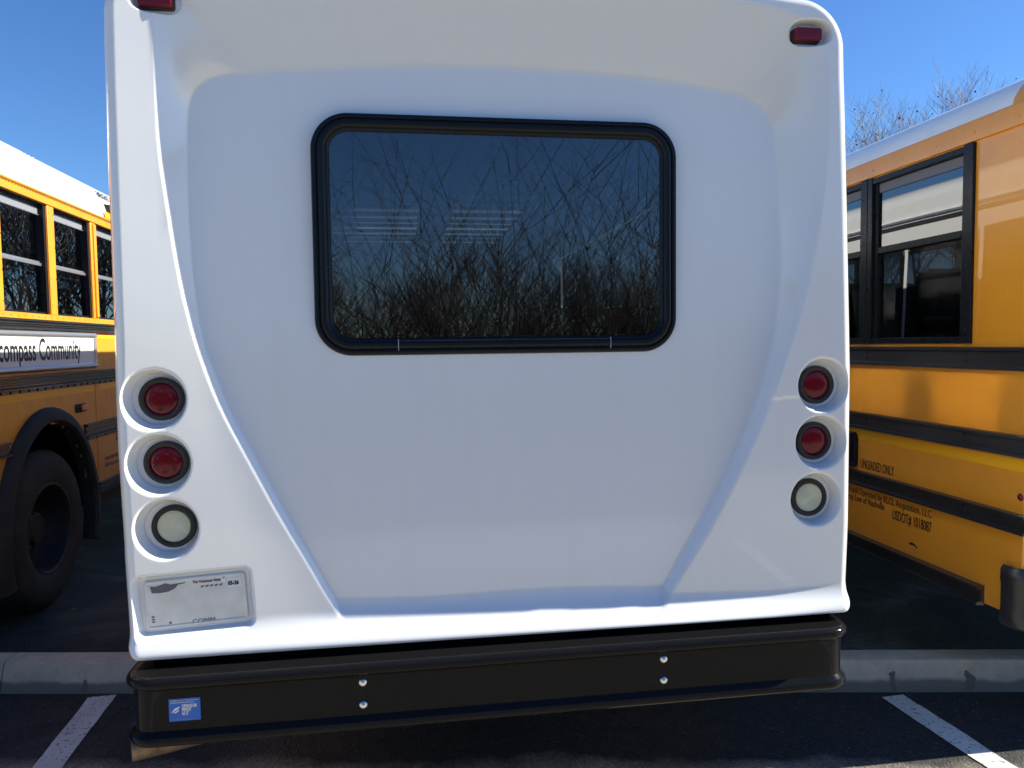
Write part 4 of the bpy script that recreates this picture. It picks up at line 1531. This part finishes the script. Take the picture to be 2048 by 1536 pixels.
# ------------------------------------------------------------------ bare trees and the thicket behind the viewer
def grow(tr, cr, p, d, ln, r, lev, maxlev, up=0.25, spread=0.55, tips=None, rmin=0.012):
    n = 4 if lev < 2 else 3
    pts, rad = [p], [r]
    dd = d.copy()
    for k in range(n):
        dd = (dd + Vector((random.uniform(-1, 1), random.uniform(-1, 1), random.uniform(-0.6, 1) * 0.8)) * 0.16 + Vector((0, 0, up * 0.12))).normalized()
        p = p + dd * ln / n
        pts.append(p)
        rad.append(r * (1 - 0.55 * (k + 1) / n))
    (tr if lev < 2 else cr).tube(pts, rad, 7 if lev == 0 else (5 if lev < 2 else 3), caps=False)
    if lev >= maxlev:
        if tips is not None:
            tips.append(pts[-1])
        return
    kids = random.choice((3, 4, 4, 5)) if lev else random.choice((5, 6))
    for c_ in range(kids):
        t = 0.35 + 0.65 * (c_ + random.random()) / kids
        i = min(int(t * n), n - 1)
        f_ = t * n - i
        q = pts[i].lerp(pts[i + 1], min(f_, 1))
        az = random.uniform(0, 2 * PI)
        a = Vector((math.cos(az), math.sin(az), 0))
        nd = (dd * (1 - spread) + a * spread + Vector((0, 0, up))).normalized()
        grow(tr, cr, q, nd, ln * random.uniform(0.48, 0.72), max(rad[i] * random.uniform(0.45, 0.65), rmin), lev + 1, maxlev, up, spread, tips, rmin)
    nd = dd
    grow(tr, cr, pts[-1], nd, ln * random.uniform(0.55, 0.7), max(rad[-1], rmin), lev + 1, maxlev, up, spread, tips, rmin)

def bare_tree(x, y, h, label, seed, group, pods=0, bark=BARK, twig=TWIG, maxlev=4, up=0.3, spread=0.55):
    random.seed(seed)
    root = empty('bare_tree', (x, y, 0))
    tag(root, label, 'tree', group)
    tr, cr, tips = MB(), MB(), []
    grow(tr, cr, Vector((0, 0, -0.1)), Vector((0, 0, 1)), h * 0.48, h * (0.011 if maxlev > 4 else 0.017), 0, maxlev, up, spread, tips, 0.008 if maxlev > 4 else 0.011)
    # scale to the wanted height
    top = max(v_[2] for v_ in cr.v)
    k = h / top
    for mbx in (tr, cr):
        mbx.v = [(a * k + x, b_ * k + y, c_ * k) for a, b_, c_ in mbx.v]
    tr.build('trunk', bark, root, smooth=True)
    cr.build('crown', twig, root)
    if pods:
        pd = MB()
        for t_ in random.sample(tips, min(pods, len(tips))):
            s = random.uniform(0.025, 0.048)
            p = (t_.x * k + x, t_.y * k + y, t_.z * k - s * 1.6)
            pd.lathe([(0.0, s), (s * 0.8, s * 0.6), (s, 0), (s * 0.8, -s * 0.6), (0.0, -s)], p, (0, 0, 1), 6)
        o = pd.build('seed_balls', POD, root)
        o['kind'] = 'stuff'
    return root

GT = 'bare trees standing beyond the right bus roof'
bare_tree(20.2, 30.0, 12.2, 'bare pale branched tree with seed balls, nearest the white bus above the right bus roof', 11, GT, 160, BARKP, BARKP, 5)
bare_tree(23.3, 30.3, 13.5, 'bare tree with seed balls, second from the white bus above the right bus roof', 12, GT, 160, BARKP, BARKP, 5)
bare_tree(25.2, 30.5, 14.0, 'bare tree with seed balls above the right bus roof, next to the photo edge', 13, GT, 140, BARKP, BARKP, 5)
bare_tree(27.0, 31.0, 15.3, 'bare tree with seed balls, last at the right edge above the bus roof', 14, GT, 140, BARKP, BARKP, 5)
bare_tree(-8.95, 33.5, 9.5, 'bare twiggy treetop beside the left edge of the white bus above the school bus roof', 61, None, 0)

random.seed(21)
th = MB()
def stem(p, d, ln, r, lev):
    n = 5 if lev == 0 else 3
    pts, rad = [p], [r]
    dd = d.copy()
    arch = random.uniform(-0.05, 0.10)
    side = Vector((random.uniform(-1, 1), random.uniform(-1, 1), 0)) * 0.10
    for k in range(n):
        dd = (dd + side + Vector((random.uniform(-1, 1), random.uniform(-1, 1), random.uniform(-1, 1))) * 0.09 - Vector((0, 0, arch))).normalized()
        p = p + dd * ln / n
        pts.append(p)
        rad.append(r * (1 - 0.75 * (k + 1) / n))
    th.tube(pts, rad, 3, caps=False)
    if lev >= 2:
        return
    for _ in range(random.randint(4, 7) if lev == 0 else random.randint(2, 4)):
        i = random.randint(1, n - 1)
        q = pts[i].lerp(pts[i + 1], random.random())
        az = random.uniform(0, 2 * PI)
        nd = (dd * 0.6 + Vector((math.cos(az), math.sin(az), 0.25)) * 0.65).normalized()
        stem(q, nd, ln * random.uniform(0.25, 0.5), max(r * 0.45, 0.0022), lev + 1)
for c_ in range(1500):
    x = random.uniform(-7.0, 10.0)
    low = c_ % 2
    y = -4.4 - 4.2 * random.random() ** 1.2
    env = 2.75 + 0.45 * math.sin(x * 1.35 + 0.4) + 0.35 * math.sin(x * 0.55 - 1.0)
    hh = (env + random.uniform(-1.3, 0.0) + (1.0 if random.random() < 0.06 else 0)) * (1 - 0.10 * (y + 4.4)) if not low else random.uniform(1.6, 2.9)
    d = Vector((random.uniform(-0.5, 0.5), random.uniform(-0.3, 0.3), 1)).normalized()
    stem(Vector((x, y, -0.05)), d, hh, random.uniform(0.008, 0.016), 0)
for c_ in range(90):          # straight young shoots standing above the tangle
    x = random.gauss(random.choice((-2.6, -1.0, 0.9, 1.9, 3.4, 5.0)), 0.55)
    y = random.uniform(-6.5, -4.4)
    d = Vector((random.uniform(-0.13, 0.13), random.uniform(-0.1, 0.1), 1)).normalized()
    stem(Vector((x, y, -0.05)), d, random.uniform(2.8, 4.6), random.uniform(0.008, 0.014), 0)
thicket = th.build('brush_thicket', TWIG)
tag(thicket, 'tangled leafless brush mirrored in the rear window', kind='stuff')

random.seed(33)
def woods(n, xr, yr, hr, rmin, lab, seed, bark=TWIG):
    random.seed(seed)
    fw = MB()
    for k in range(n):
        tr, cr = MB(), MB()
        grow(tr, cr, Vector((0, 0, -0.1)), Vector((0, 0, 1)), 3.0, 0.07, 0, 3, 0.35, 0.55, None, rmin)
        hgt = random.uniform(*hr)
        kk_ = hgt / max(v_[2] for v_ in cr.v)
        x, y = random.uniform(*xr), random.uniform(*yr)
        for q_ in (tr, cr):
            n0 = len(fw.v)
            fw.v += [(a * kk_ * 1.2 + x, b_ * kk_ * 1.2 + y, c_ * kk_) for a, b_, c_ in q_.v]
            fw.f += [tuple(i + n0 for i in f_) for f_ in q_.f]
    tag(fw.build('far_woods', bark), lab, kind='stuff')
woods(90, (-16, 22), (-30, -15), (3.6, 5.6), 0.011, 'leafless dark woodland mirrored behind the brush in the rear window', 33)
woods(28, (1.5, 13.5), (22, 34), (7.0, 10.5), 0.014, 'leafless woodland mirrored in the windows of the left school bus', 35, BARK)
